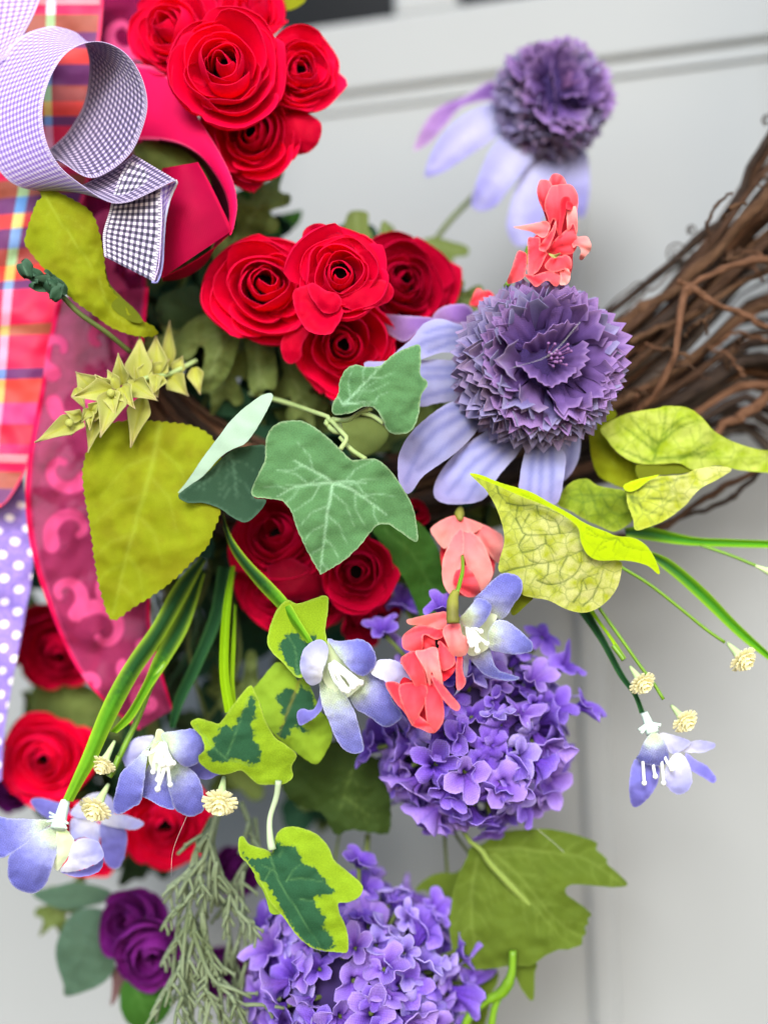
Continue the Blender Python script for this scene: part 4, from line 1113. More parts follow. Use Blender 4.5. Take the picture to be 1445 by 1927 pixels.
def snowball(px, py, h, r, fl_r, n, label, seed, stray=(), squash=1.0):
    root = empty('snowball_flower_head', W(px, py, h), label, 'flower head', 'purple snowball flower heads')
    k_ = (DIST - h / 1000) / DIST
    rr = random.Random(seed)
    Rw = r * MM * k_
    put('core', mesh('core', *ball_arrays((0, 0, 0), Rw * .70, 20, 14), M_core), root, rel=False)
    ga = math.pi * (3 - math.sqrt(5))
    sb = Bag()
    pts = []
    for i in range(n):
        c = 1 - 1.62 * (i + .5) / n
        th = math.acos(c); ph = i * ga
        pts.append((th, ph, rr.uniform(.80, 1.0)))
    for th, ph, q in pts:
        d = Vector((math.sin(th) * math.cos(ph), -math.cos(th), math.sin(th) * math.sin(ph) * squash))
        d = (d + Vector([rr.uniform(-.1, .1) for _ in range(3)])).normalized()
        # florets on the shaded underside sit a little lower and turn outward
        ax = (d + Vector([rr.uniform(-.6, .6) for _ in range(3)])).normalized()
        o = put('floret', flo[rr.choice((0, 0, 0, 1, 1, 2))][rr.randrange(12)], root, rel=False)
        s = fl_r * MM * k_ * rr.uniform(.66, 1.16)
        M = ax.to_track_quat('Z', 'Y').to_matrix().to_4x4() @ Matrix.Rotation(rr.uniform(0, 6.28), 4, 'Z') @ Matrix.Diagonal((s, s * rr.uniform(.7, 1), s * rr.uniform(.8, 1.4), 1))
        M.translation = d * Rw * q * .93
        o.matrix_local = M
        sb.add(*tube_arrays(np.array([d * Rw * .4, d * Rw * q * .90]), .0009, 5))
    for (sx, sy, sh, ang) in stray:
        p = Vector(W(sx, sy, sh)) - Vector(root.location)
        o = put('floret', flo[0][rr.randrange(9)], root, rel=False)
        ax = Vector((math.cos(ang), -.6, math.sin(ang))).normalized()
        s = fl_r * MM * rr.uniform(.8, .95)
        M = ax.to_track_quat('Z', 'Y').to_matrix().to_4x4() @ Matrix.Rotation(rr.uniform(0, 6.28), 4, 'Z') @ Matrix.Diagonal((s, s, s, 1)); M.translation = p
        o.matrix_local = M
        sb.add(*tube_arrays(np.array([p * .4, p]), .0009, 5))
    tag(put('floret_stalks', sb.mesh('floret_stalks', M_stemo), root, rel=False), kind='stuff')
    return root

sn1 = snowball(888, 1372, -36, 186, 46, 150, 'purple snowball head of small florets in the middle beside the door bead', 3,
               [(1092, 1330, -24, .3), (1062, 1256, -30, .7), (1020, 1200, -32, .9), (820, 1548, -26, -1.7), (925, 1555, -30, -1.3), (1040, 1450, -30, -.3), (720, 1190, -28, 1.8), (760, 1140, -40, 1.9), (700, 1410, -26, 3.1), (830, 1150, -12, 1.6)])
for pts in ([(835, 1540, -44), (838, 1600, -48), (842, 1650, -50)], [(850, 1560, -44), (870, 1590, -46), (890, 1615, -48)]):
    tube('stalk', pts, 3.5, M_stemo, sn1, n=10)
sn2 = snowball(672, 1858, -36, 205, 47, 165, 'purple snowball head cut by the bottom edge of the photo', 5,
               [(675, 1625, -28, 1.5), (810, 1720, -34, .8), (860, 1790, -32, .4), (500, 1740, -34, 2.6), (560, 1700, -36, 2.2), (880, 1850, -36, 0)])
tube('stalk', [(692, 1570, -50), (688, 1640, -46), (682, 1720, -44)], 6, M_stemo, sn2, n=10)
tube('stalk', [(640, 1560, -54), (630, 1640, -50), (650, 1730, -48)], 3, M_stemo, sn2, n=10)

# ------------------------------------------------------------------ leaves, each its own thing
M_petioleo = plain('olive_petiole', '#7f9340', .6, .15, 90)
def leaf_thing(name, label, cat, frame_, outl, h, mat, veins=(), mask=None, extra_parts=None, base=None, group=None, **k):
    o2 = Z(frame_, outl) if isinstance(outl, str) else outl
    vs = [Z(frame_, v) if isinstance(v, str) else v for v in veins]
    c = o2.mean(0)
    root = empty(name, W(c[0], c[1], h), label, cat, group)
    ms = None if mask is None else [Z(frame_, m) if isinstance(m, str) else m for m in mask]
    b = None if base is None else (Z(frame_, base)[0] if isinstance(base, str) else base)
    me = sheet(o2, h, veins=vs, mask=ms, base=b, mat=mat, **k)
    put('blade', me, root)
    return root

ivy = leaf_thing('ivy_leaf', 'large sharp green ivy leaf with pale veins in the centre of the photo', 'leaf', 'G',
    '545,552 620,560 700,610 760,660 810,710 870,765 950,760 1010,765 1070,810 1130,890 1180,970 1215,1050 1225,1120 1232,1190 1218,1212 1150,1170 1080,1122 1020,1120 975,1160 920,1230 830,1315 708,1388 698,1384 650,1300 605,1210 570,1130 545,1050 500,995 440,980 345,970 326,950 328,925 370,830 400,760 405,660 430,600 480,562',
    10, M_ivy, ['770,890 750,1000 725,1180 700,1370', '770,890 650,900 560,915 470,965', '770,890 690,840 560,770', '775,895 860,920 950,980 1060,1065', '770,890 850,885 950,890'],
    sp=4, side=42, vw=2.6, cup=-3, tx=-2, ty=-3, wav=1.2, fold=1.5, edgew=2.2, fray=.7, thick=.16, seed=3, group='green ivy leaves')
for pts in ([(640, 846, 4), (652, 826, 2), (645, 815, 0), (622, 790, -4)], [(688, 864, 3), (660, 845, 0), (640, 822, -2)], [(622, 795, -4), (618, 785, -5), (590, 775, -12), (530, 755, -28), (470, 740, -44)]):
    tube('petiole', pts, 4.5, M_petiole, ivy, n=14, wob=.08)
tube('petiole', [(612, 800, -5), (630, 790, -6), (640, 812, -4), (622, 806, -5), (616, 790, -6)], 6, M_petiole, ivy, n=20, wob=.1)

iv2 = leaf_thing('ivy_leaf', 'smaller green ivy leaf lying over the ray petals and below the red cluster', 'leaf', 'G',
    '1240,143 1250,220 1245,300 1287,350 1250,420 1240,500 1220,570 1190,612 1120,628 1070,610 1045,560 1010,500 980,478 930,480 870,510 790,522 765,500 770,460 800,400 810,330 850,265 900,250 950,260 1020,255 1060,225 1110,185 1180,155',
    12, M_ivy, ['830,465 930,365 1050,230', '830,465 900,455 1010,455', '830,465 810,440 800,420'], sp=4, side=36, vw=2.2, cup=-3, tx=3, wav=1.4, edgew=2.2, fray=.7, seed=8, thick=.16, group='green ivy leaves')
for pts in ([(700, 768, 8), (680, 775, 4), (655, 790, 0), (628, 790, -4)], [(722, 796, 9), (700, 782, 6), (680, 777, 4)]):
    tube('petiole', pts, 4.5, M_petiole, iv2, n=12, wob=.08)
iv3 = leaf_thing('ivy_leaf', 'pale folded underside of an ivy leaf left of the large ivy leaf', 'leaf', 'G',
    '435,405 442,430 400,520 340,620 290,680 220,710 150,760 70,850 0,900 -72,952 -60,930 -20,880 60,760 150,640 210,560 280,490 360,430 400,410', 0, M_ivyp, sp=6, tx=3, cup=-2, wav=.8, fray=.3, seed=4)
me = sheet(Z('G', '-72,962 0,900 70,850 220,715 330,690 400,690 410,760 400,800 380,860 340,970 410,985 360,1060 300,1105 240,1090 150,1030 60,1000 -20,1000'), -6, sp=6, veins=[Z('G', '215,730 240,860 245,980'), Z('G', '215,730 120,850 20,930')], side=30, tx=-2, cup=3, mat=M_ivyd, seed=5)
put('lower_half', me, iv3)

lv1 = leaf_thing('folded_lime_leaf', 'sharp yellow leaf with dark net veins and its bright lime edge folded over', 'leaf', 'H',
    '290,90 345,100 430,140 560,200 700,260 800,310 850,350 875,420 910,490 960,535 1075,545 1080,600 1060,680 1010,750 940,800 870,815 790,795 700,750 620,735 560,715 540,640 445,600 445,540 450,520 470,440 460,360 420,250 370,170',
    6, M_net, ['445,610 560,575 720,545 800,520 880,490', '480,240 550,255 640,255 730,285 790,315', '530,320 560,380 580,405 660,410 760,400 840,390', '600,300 560,370', '580,405 545,470 600,540', '600,540 650,555', '560,500 620,490 690,455 740,510',
               '640,645 700,665 780,655 830,620 870,560 870,500', '830,760 870,700 880,640 960,610', '880,780 930,730 970,650 985,590', '690,455 680,410', '760,400 745,340 690,300', '700,560 690,620 640,650', '430,150 440,190 475,230', '800,520 760,600 780,655', '540,255 530,320', '900,690 880,640', '640,255 650,300 700,330 745,340'],
    base='1000,520', sp=2.5, vw=1.7, cup=-3, tx=4, wav=.8, edgew=2.5, fray=.25, thick=.3, seed=6, group='lime leaves by the wreath')
lip = sheet(Z('H', '290,90 345,93 450,135 600,180 700,235 800,290 900,350 1000,390 1060,415 1130,420 1190,445 1240,500 1280,590 1272,612 1220,570 1130,545 1050,540 960,540 905,510 870,445 855,370 800,320 700,262 560,207 440,152'),
    12, sp=3.2, veins=[Z('H', '1060,425 1110,470 1200,490'), Z('H', '1060,425 980,450 930,520'), Z('H', '1060,430 1040,480 1060,520'), Z('H', '900,370 980,420 1000,400'), Z('H', '560,195 650,240 730,290'), Z('H', '1000,470 960,490'), Z('H', '1060,425 960,420 900,400')],
    vw=1.3, tx=5, ty=-6, cup=-2, edgew=2, fray=.2, mat=M_lip, seed=7, name='folded_edge', hf=lambda P: -7 * np.clip((P[:, 0] - 880) / -100, 0, 1))
put('folded_edge', lip, lv1)
put('blade', sheet(Z('H', '560,715 620,735 580,780 520,830 500,800 530,750'), -2, sp=5, mat=M_limed, seed=3), lv1)

u1 = leaf_thing('pale_lime_leaf', 'broad pale lime leaf with dark midrib reaching to the right edge over the wreath', 'leaf', 'U',
    '320,240 400,180 520,130 700,100 760,85 900,95 1000,160 1080,250 1200,320 1350,370 1445,385 1520,400 1520,545 1445,535 1250,515 1100,485 950,515 850,470 720,475 570,470 450,410 370,320', -16, M_pale,
    ['670,470 700,380 740,280 760,100', '690,400 600,320 480,230', '720,330 850,230 980,180', '700,440 900,420 1200,430', '690,400 640,250', '900,420 1050,330', '670,470 560,420 430,360', '740,280 850,180 930,150', '710,340 600,250 520,160', '850,440 1000,400 1150,400', '1000,430 1100,380'], sp=4.5, vw=2.8, ty=-4, cup=-3, wav=2, wl=90, fray=.3, seed=4, thick=.16, group='lime leaves by the wreath')
put('folded_edge', sheet(Z('U', '560,480 700,470 860,462 955,512 880,540 700,555 590,590'), -18, sp=6, mat=M_limed, ty=3, seed=5), u1)
u2 = leaf_thing('pale_lime_leaf', 'pale net-veined leaf hanging below the broad lime leaf beside a brown cane', 'leaf', 'U',
    '480,620 600,580 700,560 880,545 960,510 1100,490 1200,510 1120,570 980,650 880,760 760,850 640,900 555,920 540,850 500,740 495,680', -10, M_net, ['500,650 700,620 900,560', '540,690 620,780 740,820', '640,700 800,720 900,700', '600,580 560,720', '520,690 560,800'], base='1100,500', sp=5, vw=2.5, ty=3, wav=1.5, fray=.3, seed=5, group='lime leaves by the wreath')
put('folded_edge', sheet(Z('U', '470,625 530,590 640,560 720,548 640,590 560,650 500,660'), -8, sp=6, mat=M_lip, seed=5), u2)
u3 = leaf_thing('net_veined_leaf', 'darker green net-veined leaf tucked behind the folded lime leaf', 'leaf', 'U',
    '140,590 230,575 300,620 400,640 490,660 500,740 540,840 480,900 410,930 330,900 220,850 120,790 30,740 80,640', -14, M_net2, ['270,690 200,680 90,700', '270,690 230,600', '270,690 380,680 470,700', '270,690 300,800 400,890', '270,690 180,760', '340,700 380,780 480,840'], sp=5, side=18, vw=3, cup=-3, wav=2, seed=6, group='lime leaves by the wreath')
u4 = leaf_thing('lime_leaf', 'dull lime leaf behind, between the violet cone flower and the broad pale leaf', 'leaf', 'U',
    '250,200 300,120 380,95 430,150 330,230 370,320 440,410 560,480 600,560 560,640 480,640 380,600 300,540 255,400', -26, M_lime, ['300,150 330,350 480,560'], sp=7, wav=2, seed=7, group='lime leaves by the wreath')

li1 = leaf_thing('lime_leaf', 'large lime green serrated leaf at left over the sheer magenta ribbon', 'leaf', 'X',
    '170,830 190,803 240,790 310,793 370,803 405,830 418,880 416,960 402,1000 390,1030 360,1060 330,1090 290,1120 250,1145 211,1168 190,1120 178,1060 170,1000 158,930 155,880', -8, M_lime,
    ['300,800 280,900 245,1020 213,1155'], sp=5, side=70, vw=5, serr=4.5, cup=-4, wav=2.2, wl=110, fold=3, seed=4, fray=.5, thick=.16, group='lime leaves at left')
li2 = leaf_thing('lime_leaf', 'upright lime leaf curling against the plaid ribbon under the gingham loop', 'leaf', 'X',
    '58,342 84,350 133,372 170,397 186,432 196,482 203,530 235,575 252,596 287,612 297,628 280,634 248,631 210,617 178,594 137,564 105,532 78,500 48,462 47,445 66,385 78,368', -4, M_lime,
    ['186,520 200,570 225,600 285,622', '80,360 130,440 186,520'], sp=5, side=34, vw=2, serr=3, cup=-5, wav=2.6, wl=90, seed=9, thick=.16, tx=-3, group='lime leaves at left')
put('folded_edge', sheet(Z('X', '196,500 206,532 226,556 252,580 270,605 250,606 225,592 205,570 196,540'), -9, sp=5, mat=M_limed, seed=4), li2)

vi1 = leaf_thing('variegated_ivy_leaf', 'hanging variegated ivy leaf, dark green heart and lime border, above the lower snowball head', 'leaf', 'L',
    '515,530 540,530 570,570 660,600 700,612 722,520 760,480 820,470 900,490 960,520 1020,590 1050,660 1120,720 1190,780 1214,820 1190,870 1130,900 1075,905 1080,960 1110,1020 1130,1100 1125,1180 1080,1183 1000,1175 930,1160 860,1110 810,1050 760,980 740,958 690,900 650,820 600,740 560,680 520,640 505,580',
    12, M_varie, ['690,640 730,760 800,880 900,1040 970,1150', '690,720 650,790', '710,720 640,690', '780,780 820,720 865,680', '800,770 880,765 990,785', '830,920 860,980', '860,880 960,900', '740,640 760,600'], mask=['522,600 560,640 650,640 702,615 715,535 760,570 850,590 865,660 940,700 970,740 1045,820 1045,860 950,870 940,900 1010,990 990,1030 1050,1100 1040,1170 940,1165 850,1100 790,1010 720,890 650,790 560,680'],
    sp=3.5, side=0, vw=1.6, cup=-3, tx=3, wav=1.2, fold=2, edgew=2.2, fray=.45, seed=6, thick=.16, group='variegated ivy leaves')
put('lower_lobe', sheet(Z('L', '600,740 650,820 700,880 750,960 690,962 670,900 645,830 610,780'), 8, sp=5, mat=M_varied, seed=2), vi1)
tube('petiole', [(524, 1470, 10), (520, 1500, 9), (508, 1540, 9), (508, 1575, 11), (512, 1600, 12)], [6, 5.5, 5, 6, 8], M_petiolem, vi1, n=20)

vi2 = leaf_thing('variegated_ivy_leaf', 'sharp three-pointed variegated ivy leaf touching the blue flower at lower left', 'leaf', 'X',
    '469,1291 479,1302 488,1321 499,1355 517,1387 538,1402 558,1421 549,1442 551,1462 536,1475 512,1477 486,1476 470,1463 454,1450 436,1455 416,1458 396,1452 378,1438 373,1424 385,1410 378,1386 365,1372 359,1359 373,1352 390,1356 410,1362 419,1355 440,1325',
    14, M_varie, ['425,1428 440,1390 468,1310', '425,1428 395,1400 370,1365', '425,1428 470,1440'], mask=['473,1308 483,1322 482,1350 473,1367 483,1380 478,1395 488,1403 491,1428 483,1440 467,1438 448,1430 432,1432 415,1436 395,1430 388,1420 398,1408 400,1395 405,1383 425,1362 432,1370 440,1362 452,1345'],
    sp=3.5, vw=1.6, cup=-3, ty=-2, wav=1.2, edgew=2.2, fray=.45, seed=7, thick=.16, group='variegated ivy leaves')
vi3 = leaf_thing('variegated_ivy_leaf', 'light green variegated leaf behind the diagonal grass blade and above the star flower', 'leaf', 'X',
    '539,1130 560,1136 590,1127 609,1121 618,1127 616,1157 612,1185 615,1215 600,1240 575,1270 560,1276 545,1262 530,1245 512,1228 503,1209 508,1180 520,1150', -4, M_varie,
    ['560,1280 555,1220 540,1195', '560,1270 580,1220 585,1190'], mask=['524,1221 528,1205 540,1193 557,1189 575,1205 592,1188 600,1230 590,1260 560,1272 540,1252'], sp=4, vw=1.6, cup=3, seed=8, thick=.16, group='variegated ivy leaves')
vi4 = leaf_thing('variegated_ivy_leaf', 'duller variegated leaf with a brown midrib under the star flower', 'leaf', 'K',
    '210,560 230,540 320,430 380,370 430,380 490,420 530,500 560,480 600,500 640,580 700,720 750,760 780,900 740,1000 690,1080 650,1095 600,1070 530,1020 440,950 370,890 300,780 260,650', -10, M_varied,
    ['550,480 480,680 390,900'], mask=['380,640 400,590 470,550 530,580 560,520 640,600 660,700 560,800 620,850 570,890 520,830 480,880 440,930 390,880 430,760'], sp=4, vw=2.5, cup=-3, wav=1.5, seed=9, thick=.16, group='variegated ivy leaves')

vb1 = leaf_thing('maple_shaped_leaf', 'large olive green lobed leaf at lower right against the white door', 'leaf', 'N',
    '330,300 400,280 500,215 640,195 780,190 900,210 1000,240 1078,272 1072,310 1105,340 1137,372 1140,400 1200,450 1260,520 1180,535 1050,525 950,518 900,532 892,570 940,610 1010,660 1047,700 1022,718 1028,755 1005,765 1012,810 990,830 990,870 950,890 900,905 850,905 780,935 730,970 680,1000 560,1000 470,1015 330,1020 250,970 220,880 205,740 230,560 270,440 310,360',
    -30, M_vib, ['400,320 550,470 700,640 880,850', '430,310 600,305 800,330 1000,365 1230,515', '370,370 340,560 340,760 370,930', '470,340 600,450 700,560 800,690 900,780 990,830'], sp=5, side=40, vw=3.4, cup=-4, ty=3, wav=2.5, wl=90, fold=2, seed=10, fray=.4, group='olive maple-shaped leaves')
put('lower_lobe', sheet(Z('N', '585,1000 720,980 710,1050 702,1205 650,1165 600,1070'), -34, sp=6, mat=M_vib, seed=3), vb1)
tube('petiole', [(870, 1560, -34), (885, 1585, -30), (905, 1600, -28), (930, 1635, -29), (1058, 1768, -31)], [4, 6, 8, 4, 1.5], M_petioleo, vb1, n=20)
put('leaf_behind', sheet(Z('N', '0,560 60,490 150,450 240,450 300,420 240,600 210,760 160,700 80,560'), -46, sp=8, mat=M_vib, seed=12), vb1)
put('leaf_behind', sheet(Z('N', '330,1010 480,1020 490,1100 460,1160 430,1300 400,1380 340,1380 300,1180'), -44, sp=8, mat=M_vib, seed=13), vb1)
tube('curled_shoot', [(965, 1790, -26), (962, 1835, -26), (945, 1868, -27), (915, 1885, -28), (885, 1912, -28), (870, 1940, -28)], [7, 8, 12, 9, 8, 8], M_stem, vb1, n=24, wob=.12)
tube('curled_shoot', [(945, 1865, -28), (930, 1900, -28), (922, 1950, -28)], 7, M_stem, vb1, n=12, wob=.12)
vb2 = leaf_thing('serrated_dark_leaf', 'dark green serrated leaf in shade between the two snowball heads', 'leaf', 'X',
    '540,1450 560,1415 600,1400 650,1395 690,1420 730,1440 735,1500 733,1565 700,1568 660,1562 635,1573 622,1560 610,1535 590,1525 560,1515 540,1500 528,1470', -34, M_vibd, ['662,1450 640,1525', '650,1500 700,1540'], sp=6, side=22, vw=2.5, serr=3, cup=-3, wav=2, seed=11, group='dark leaves in shade')
vb3 = leaf_thing('long_green_leaf', 'long dark green leaf running down from the ivy leaf tip to the purple florets', 'leaf', 'V',
    '920,250 1000,200 1100,180 1180,190 1260,260 1330,380 1370,560 1380,700 1330,760 1230,800 1180,700 1120,560 1050,490 1020,400 960,310', -28, M_grleaf, ['1000,250 1180,420 1280,600 1310,740'], sp=6, side=26, vw=3, cup=-3, wav=2, fold=2, seed=12, group='dark leaves in shade')
leaf_thing('sage_lobed_leaf', 'sage green lobed leaf below the wide open red ranunculus', 'leaf', 'P',
    '440,600 470,480 520,330 560,250 640,170 760,120 880,180 1000,230 1010,300 980,420 930,560 830,680 740,700 700,620 740,480 740,380 700,370 660,440 610,470 560,470 500,540', -32, M_rleaf, ['950,250 850,400 770,640', '920,250 720,330 600,440'], sp=5, side=18, vw=4, cup=-4, wav=3, seed=13, group='sage lobed ranunculus leaves')
leaf_thing('sage_lobed_leaf', 'narrow olive lobed leaf hanging between the red cluster and the pale ivy leaf', 'leaf', 'P',
    '1030,240 1150,250 1250,300 1290,560 1270,690 1200,690 1150,760 1080,670 1070,480', -34, M_rleaf, ['1130,260 1160,700'], sp=6, side=16, vw=4, cup=-4, wav=3, seed=14, group='sage lobed ranunculus leaves')
leaf_thing('sage_lobed_leaf', 'small leaf tip standing above the middle red cluster against the door', 'leaf', 'B',
    '800,1170 830,1105 920,1108 925,1180 945,1250 850,1290 800,1220', -60, M_rleaf, ['860,1120 870,1240'], sp=6, vw=3, seed=15, group='sage lobed ranunculus leaves')
leaf_thing('sage_lobed_leaf', 'pointed little leaf tip right of the other one above the red cluster', 'leaf', 'B',
    '985,1200 1012,1150 1070,1230 1060,1300 990,1300', -58, M_rleaf, ['1012,1160 1020,1280'], sp=6, vw=3, seed=16, group='sage lobed ranunculus leaves')
leaf_thing('sage_lobed_leaf', 'lobed sage leaf on the blurred cone flower stem', 'leaf', 'C',
    '235,1110 310,1085 400,1108 482,1135 478,1180 410,1190 415,1255 340,1240 290,1230 240,1160', -78, M_rleaf, ['260,1110 450,1160'], sp=6, vw=3, seed=17, group='sage lobed ranunculus leaves')
leaf_thing('sage_lobed_leaf', 'blurred green leaf between the pink ribbon and the upper red cluster', 'leaf', 'B',
    '220,1020 300,985 380,1060 440,1150 460,1220 330,1230 230,1260 200,1150', -70, M_grleaf, ['260,1020 400,1200'], sp=8, vw=3, seed=18, group='sage lobed ranunculus leaves')
leaf_thing('sage_lobed_leaf', 'yellowish leaf tip poking out at the top beside the dark pane', 'leaf', 'B',
    '440,-30 480,-50 590,-40 590,10 520,50 480,40', -40, M_lime, sp=6, seed=19, group='sage lobed ranunculus leaves')
leaf_thing('sage_lobed_leaf', 'tan olive leaf beneath the end of the pink ribbon', 'leaf', 'B',
    '110,1230 190,1225 215,1300 200,1400 150,1450 110,1340', -34, M_rleaf, sp=6, seed=20, group='sage lobed ranunculus leaves')
for i, (x_, y_, rot, sc_, h_, lb) in enumerate([(430, 690, 1.9, 1.0, -46, 'sage lobed leaf in shade directly above the pale ivy leaf'), (560, 730, 1.2, .9, -44, 'sage lobed leaf right of the pale ivy leaf tip, under the red cluster'), (480, 400, -1.0, 1.0, -56, 'sage lobed leaf above the wide red ranunculus beside the pink ribbon'),
        (330, 640, 2.6, .9, -48, 'sage lobed leaf behind the top of the bract sprig'), (860, 560, .2, .7, -52, 'sage lobed leaf between the red cluster and the sharp cone flower'), (300, 1440, 1.4, 1.1, -70, 'sage lobed leaf behind the large star flower'), (120, 1700, 2.2, .8, -76, 'sage lobed leaf low at the left under the blurred star flower'), (470, 1330, 1.6, 1.1, -60, 'sage lobed leaf between the lime blade and the variegated leaves')]):
    L_ = np.array([(-90, -8), (-40, -16), (-10, -52), (12, -46), (14, -20), (48, -46), (66, -36), (58, -14), (98, 0), (60, 16), (64, 38), (46, 44), (14, 20), (10, 46), (-12, 50), (-40, 16), (-90, 8)], float) * sc_
    c_, s_ = math.cos(rot), math.sin(rot)
    L2_ = np.stack([L_[:, 0] * c_ - L_[:, 1] * s_ + x_, L_[:, 0] * s_ + L_[:, 1] * c_ + y_], 1)
    leaf_thing('sage_lobed_leaf', lb, 'leaf', 'X', L2_, h_, M_rleaf, [np.array([[x_ - 80 * c_, y_ - 80 * s_], [x_ + 80 * c_, y_ + 80 * s_]]) ], sp=6, side=24, vw=2.5, cup=-4, wav=3, fold=2, seed=60 + i, group='sage lobed ranunculus leaves')
for i, (fr_, ol, h, mt, lb) in enumerate([
    ('B', '200,900 300,910 370,940 340,985 250,975', -60, M_grleaf, 'small green leaf directly under the lowest upper ranunculus'),
    ('B', '460,1130 520,1110 580,1100 560,1170 500,1210 460,1190', -84, M_grleaf, 'blurred leaf tip low on the door above the wide red ranunculus'),
    ('A', '760,830 900,780 1060,790 1180,880 1200,1050 1000,1040 880,1000 790,920', -30, M_fill3, 'olive leaf seen inside the loop of the pink ribbon'),
    ('P', '780,700 900,640 1050,700 1100,820 960,900 800,860', -50, M_fill2, 'dark teal leaf in shadow left of the pale ivy leaf'),
    ('G', '800,560 960,540 1060,600 1060,660 1000,720 920,750 860,720', -30, M_fill3, 'olive leaf under the small ivy leaf stem'),
    ('X', '300,560 330,545 372,540 378,600 330,620 296,600', -44, M_fill, 'shadowed dark green leaf above the sage lobed leaf'),
    ('X', '60,1300 130,1280 190,1310 180,1370 120,1400 70,1380', -84, M_fill3, 'olive leaf between the two blurred red flowers at left')]):
    leaf_thing('shaded_leaf', lb, 'leaf', fr_, ol, h, mt, sp=7, wav=2, cup=-2, seed=30 + i, group='dark leaves in shade')

leaf_thing('rose_leaf', 'oval blue-green rose leaf at lower left below the plum bloom', 'leaf', 'J',
    '400,1310 450,1270 560,1260 620,1300 650,1450 665,1600 600,1690 500,1740 380,1767 368,1700 335,1600 323,1500 350,1400', -58, M_rose_leaf, ['600,1290 500,1500 390,1750'], sp=6, side=30, vw=3, cup=-3, wav=1.5, seed=21, group='blue-green rose leaves')
leaf_thing('rose_leaf', 'green rose leaf under the plum blooms cut by the bottom edge', 'leaf', 'J',
    '700,1720 760,1650 830,1640 900,1680 990,1740 990,1840 900,1940 760,1940 700,1850', -56, M_grleaf, ['760,1650 850,1900'], sp=6, side=30, vw=3, cup=-3, seed=22, group='blue-green rose leaves')
leaf_thing('rose_leaf', 'flat grey-green rose leaf under the lowest red blossom', 'leaf', 'J',
    '190,1170 330,1130 450,1110 620,1150 640,1200 560,1240 430,1265 330,1260 250,1225', -66, M_rose_leaf, ['230,1190 600,1180'], sp=6, side=26, vw=3, cup=-3, seed=23, group='blue-green rose leaves')
leaf_thing('rose_leaf', 'narrow brownish leaf hanging below the plum rose', 'leaf', 'J',
    '650,1600 720,1620 730,1700 690,1760 640,1830 650,1720', -62, plain('brown_dry_leaf', '#6a4c4c', .8, .4, 60), sp=7, seed=24, group='blue-green rose leaves')

# ------------------------------------------------------------------ star flowers (blue-violet cloth petals)
def star(label, fr_, parts, stamens=(), tubes=(), discs=()):
    c = np.vstack([Z(fr_, p[1]) for p in parts]).mean(0)
    root = empty('star_flower', W(c[0], c[1], parts[0][2]), label, 'flower', 'blue-violet star flowers')
    for i, (mt, ol, h, op) in enumerate(parts):
        op = dict(op); b = op.pop('base', None); fl = op.pop('flat', False)
        vs = [Z(fr_, v) for v in op.pop('veins', ())]
        o2 = Z(fr_, ol)
        me = sheet(o2, h, sp=3.6, base=None if b is None else Z(fr_, b)[0], mat=mt, veins=vs, edgew=2.6, fray=.65, wav=op.pop('wav', .9), wl=40, seed=i + 2, thick=.14, pleat=.45, name='petal', **op)
        put('petal', me, root)
    for fr2, ol, h in discs:
        put('throat', sheet(Z(fr_, ol), h, sp=4, mat=M_greenw, base=Z(fr_, ol)[0], wav=.8, seed=4, name='throat'), root)
    for pts, r in stamens:
        q = Z(fr_, ' '.join('%g,%g' % (a, b) for a, b, _ in pts)); hs = [p[2] for p in pts]
        P = [(q[i, 0], q[i, 1], hs[i]) for i in range(len(q))]
        p3, _ = path3(P, 8)
        bg_ = Bag(); bg_.add(*tube_arrays(p3, r * MM, 6)); bg_.add(*ball_arrays(p3[-1], r * MM * 1.7, 8, 5))
        put('stamen', bg_.mesh('stamen', M_white), root)
    for pts, rr_, mt, nm in tubes:
        q = Z(fr_, ' '.join('%g,%g' % (a, b) for a, b, _ in pts))
        tube(nm, [(q[i, 0], q[i, 1], pts[i][2]) for i in range(len(q))], rr_, mt, root, n=14)
    return root

star('large sharp star flower with white stamens left of the three-pointed variegated leaf', 'J', [
    (M_bluel, '720,430 705,370 740,310 800,270 890,262 860,320 800,380 740,440', -14, dict(base='960,330')),
    (M_blued, '1060,430 1140,410 1200,430 1296,465 1240,500 1180,515 1110,490', -2, dict(base='1000,400')),
    (M_blue, '840,480 900,380 980,430 985,520 1000,640 1005,690 930,670 860,630 818,600', 2, dict(base='930,330', gmax=110, cup=2)),
    (M_blue, '920,235 935,280 870,330 850,400 835,520 815,640 760,680 690,717 655,690 660,620 690,500 715,460 800,380 880,290', 6, dict(base='925,290', gmax=118, cup=-3, tx=3)),
    (M_blue, '985,425 1060,430 1120,470 1160,530 1180,620 1178,690 1120,727 1060,718 1010,680 985,600 965,520', 8, dict(base='960,400', gmax=100, cup=-4)),
    (M_blue, '932,252 1000,235 1055,228 1120,222 1170,260 1184,330 1165,400 1100,440 1050,430 1000,380 955,310', 14, dict(base='930,300', gmax=85, cup=-5)),
], stamens=[([(930, 300, 12), (900, 380, 14), (885, 470, 16)], 3), ([(940, 300, 12), (930, 400, 15), (912, 515, 17)], 3), ([(950, 300, 12), (955, 430, 16), (912, 570, 18)], 3.4),
            ([(955, 300, 12), (970, 430, 16), (985, 545, 17)], 3), ([(940, 300, 12), (890, 350, 14), (855, 365, 15)], 3), ([(950, 310, 12), (985, 390, 15), (1005, 420, 16)], 3), ([(945, 310, 12), (930, 380, 16), (940, 420, 17)], 5), ([(940, 310, 12), (915, 360, 15), (920, 400, 16)], 5), ([(955, 310, 12), (965, 380, 15), (975, 420, 16)], 5)],
   discs=[('J', '910,225 950,240 1000,330 1010,430 950,470 880,450 860,380 890,290', 5)])
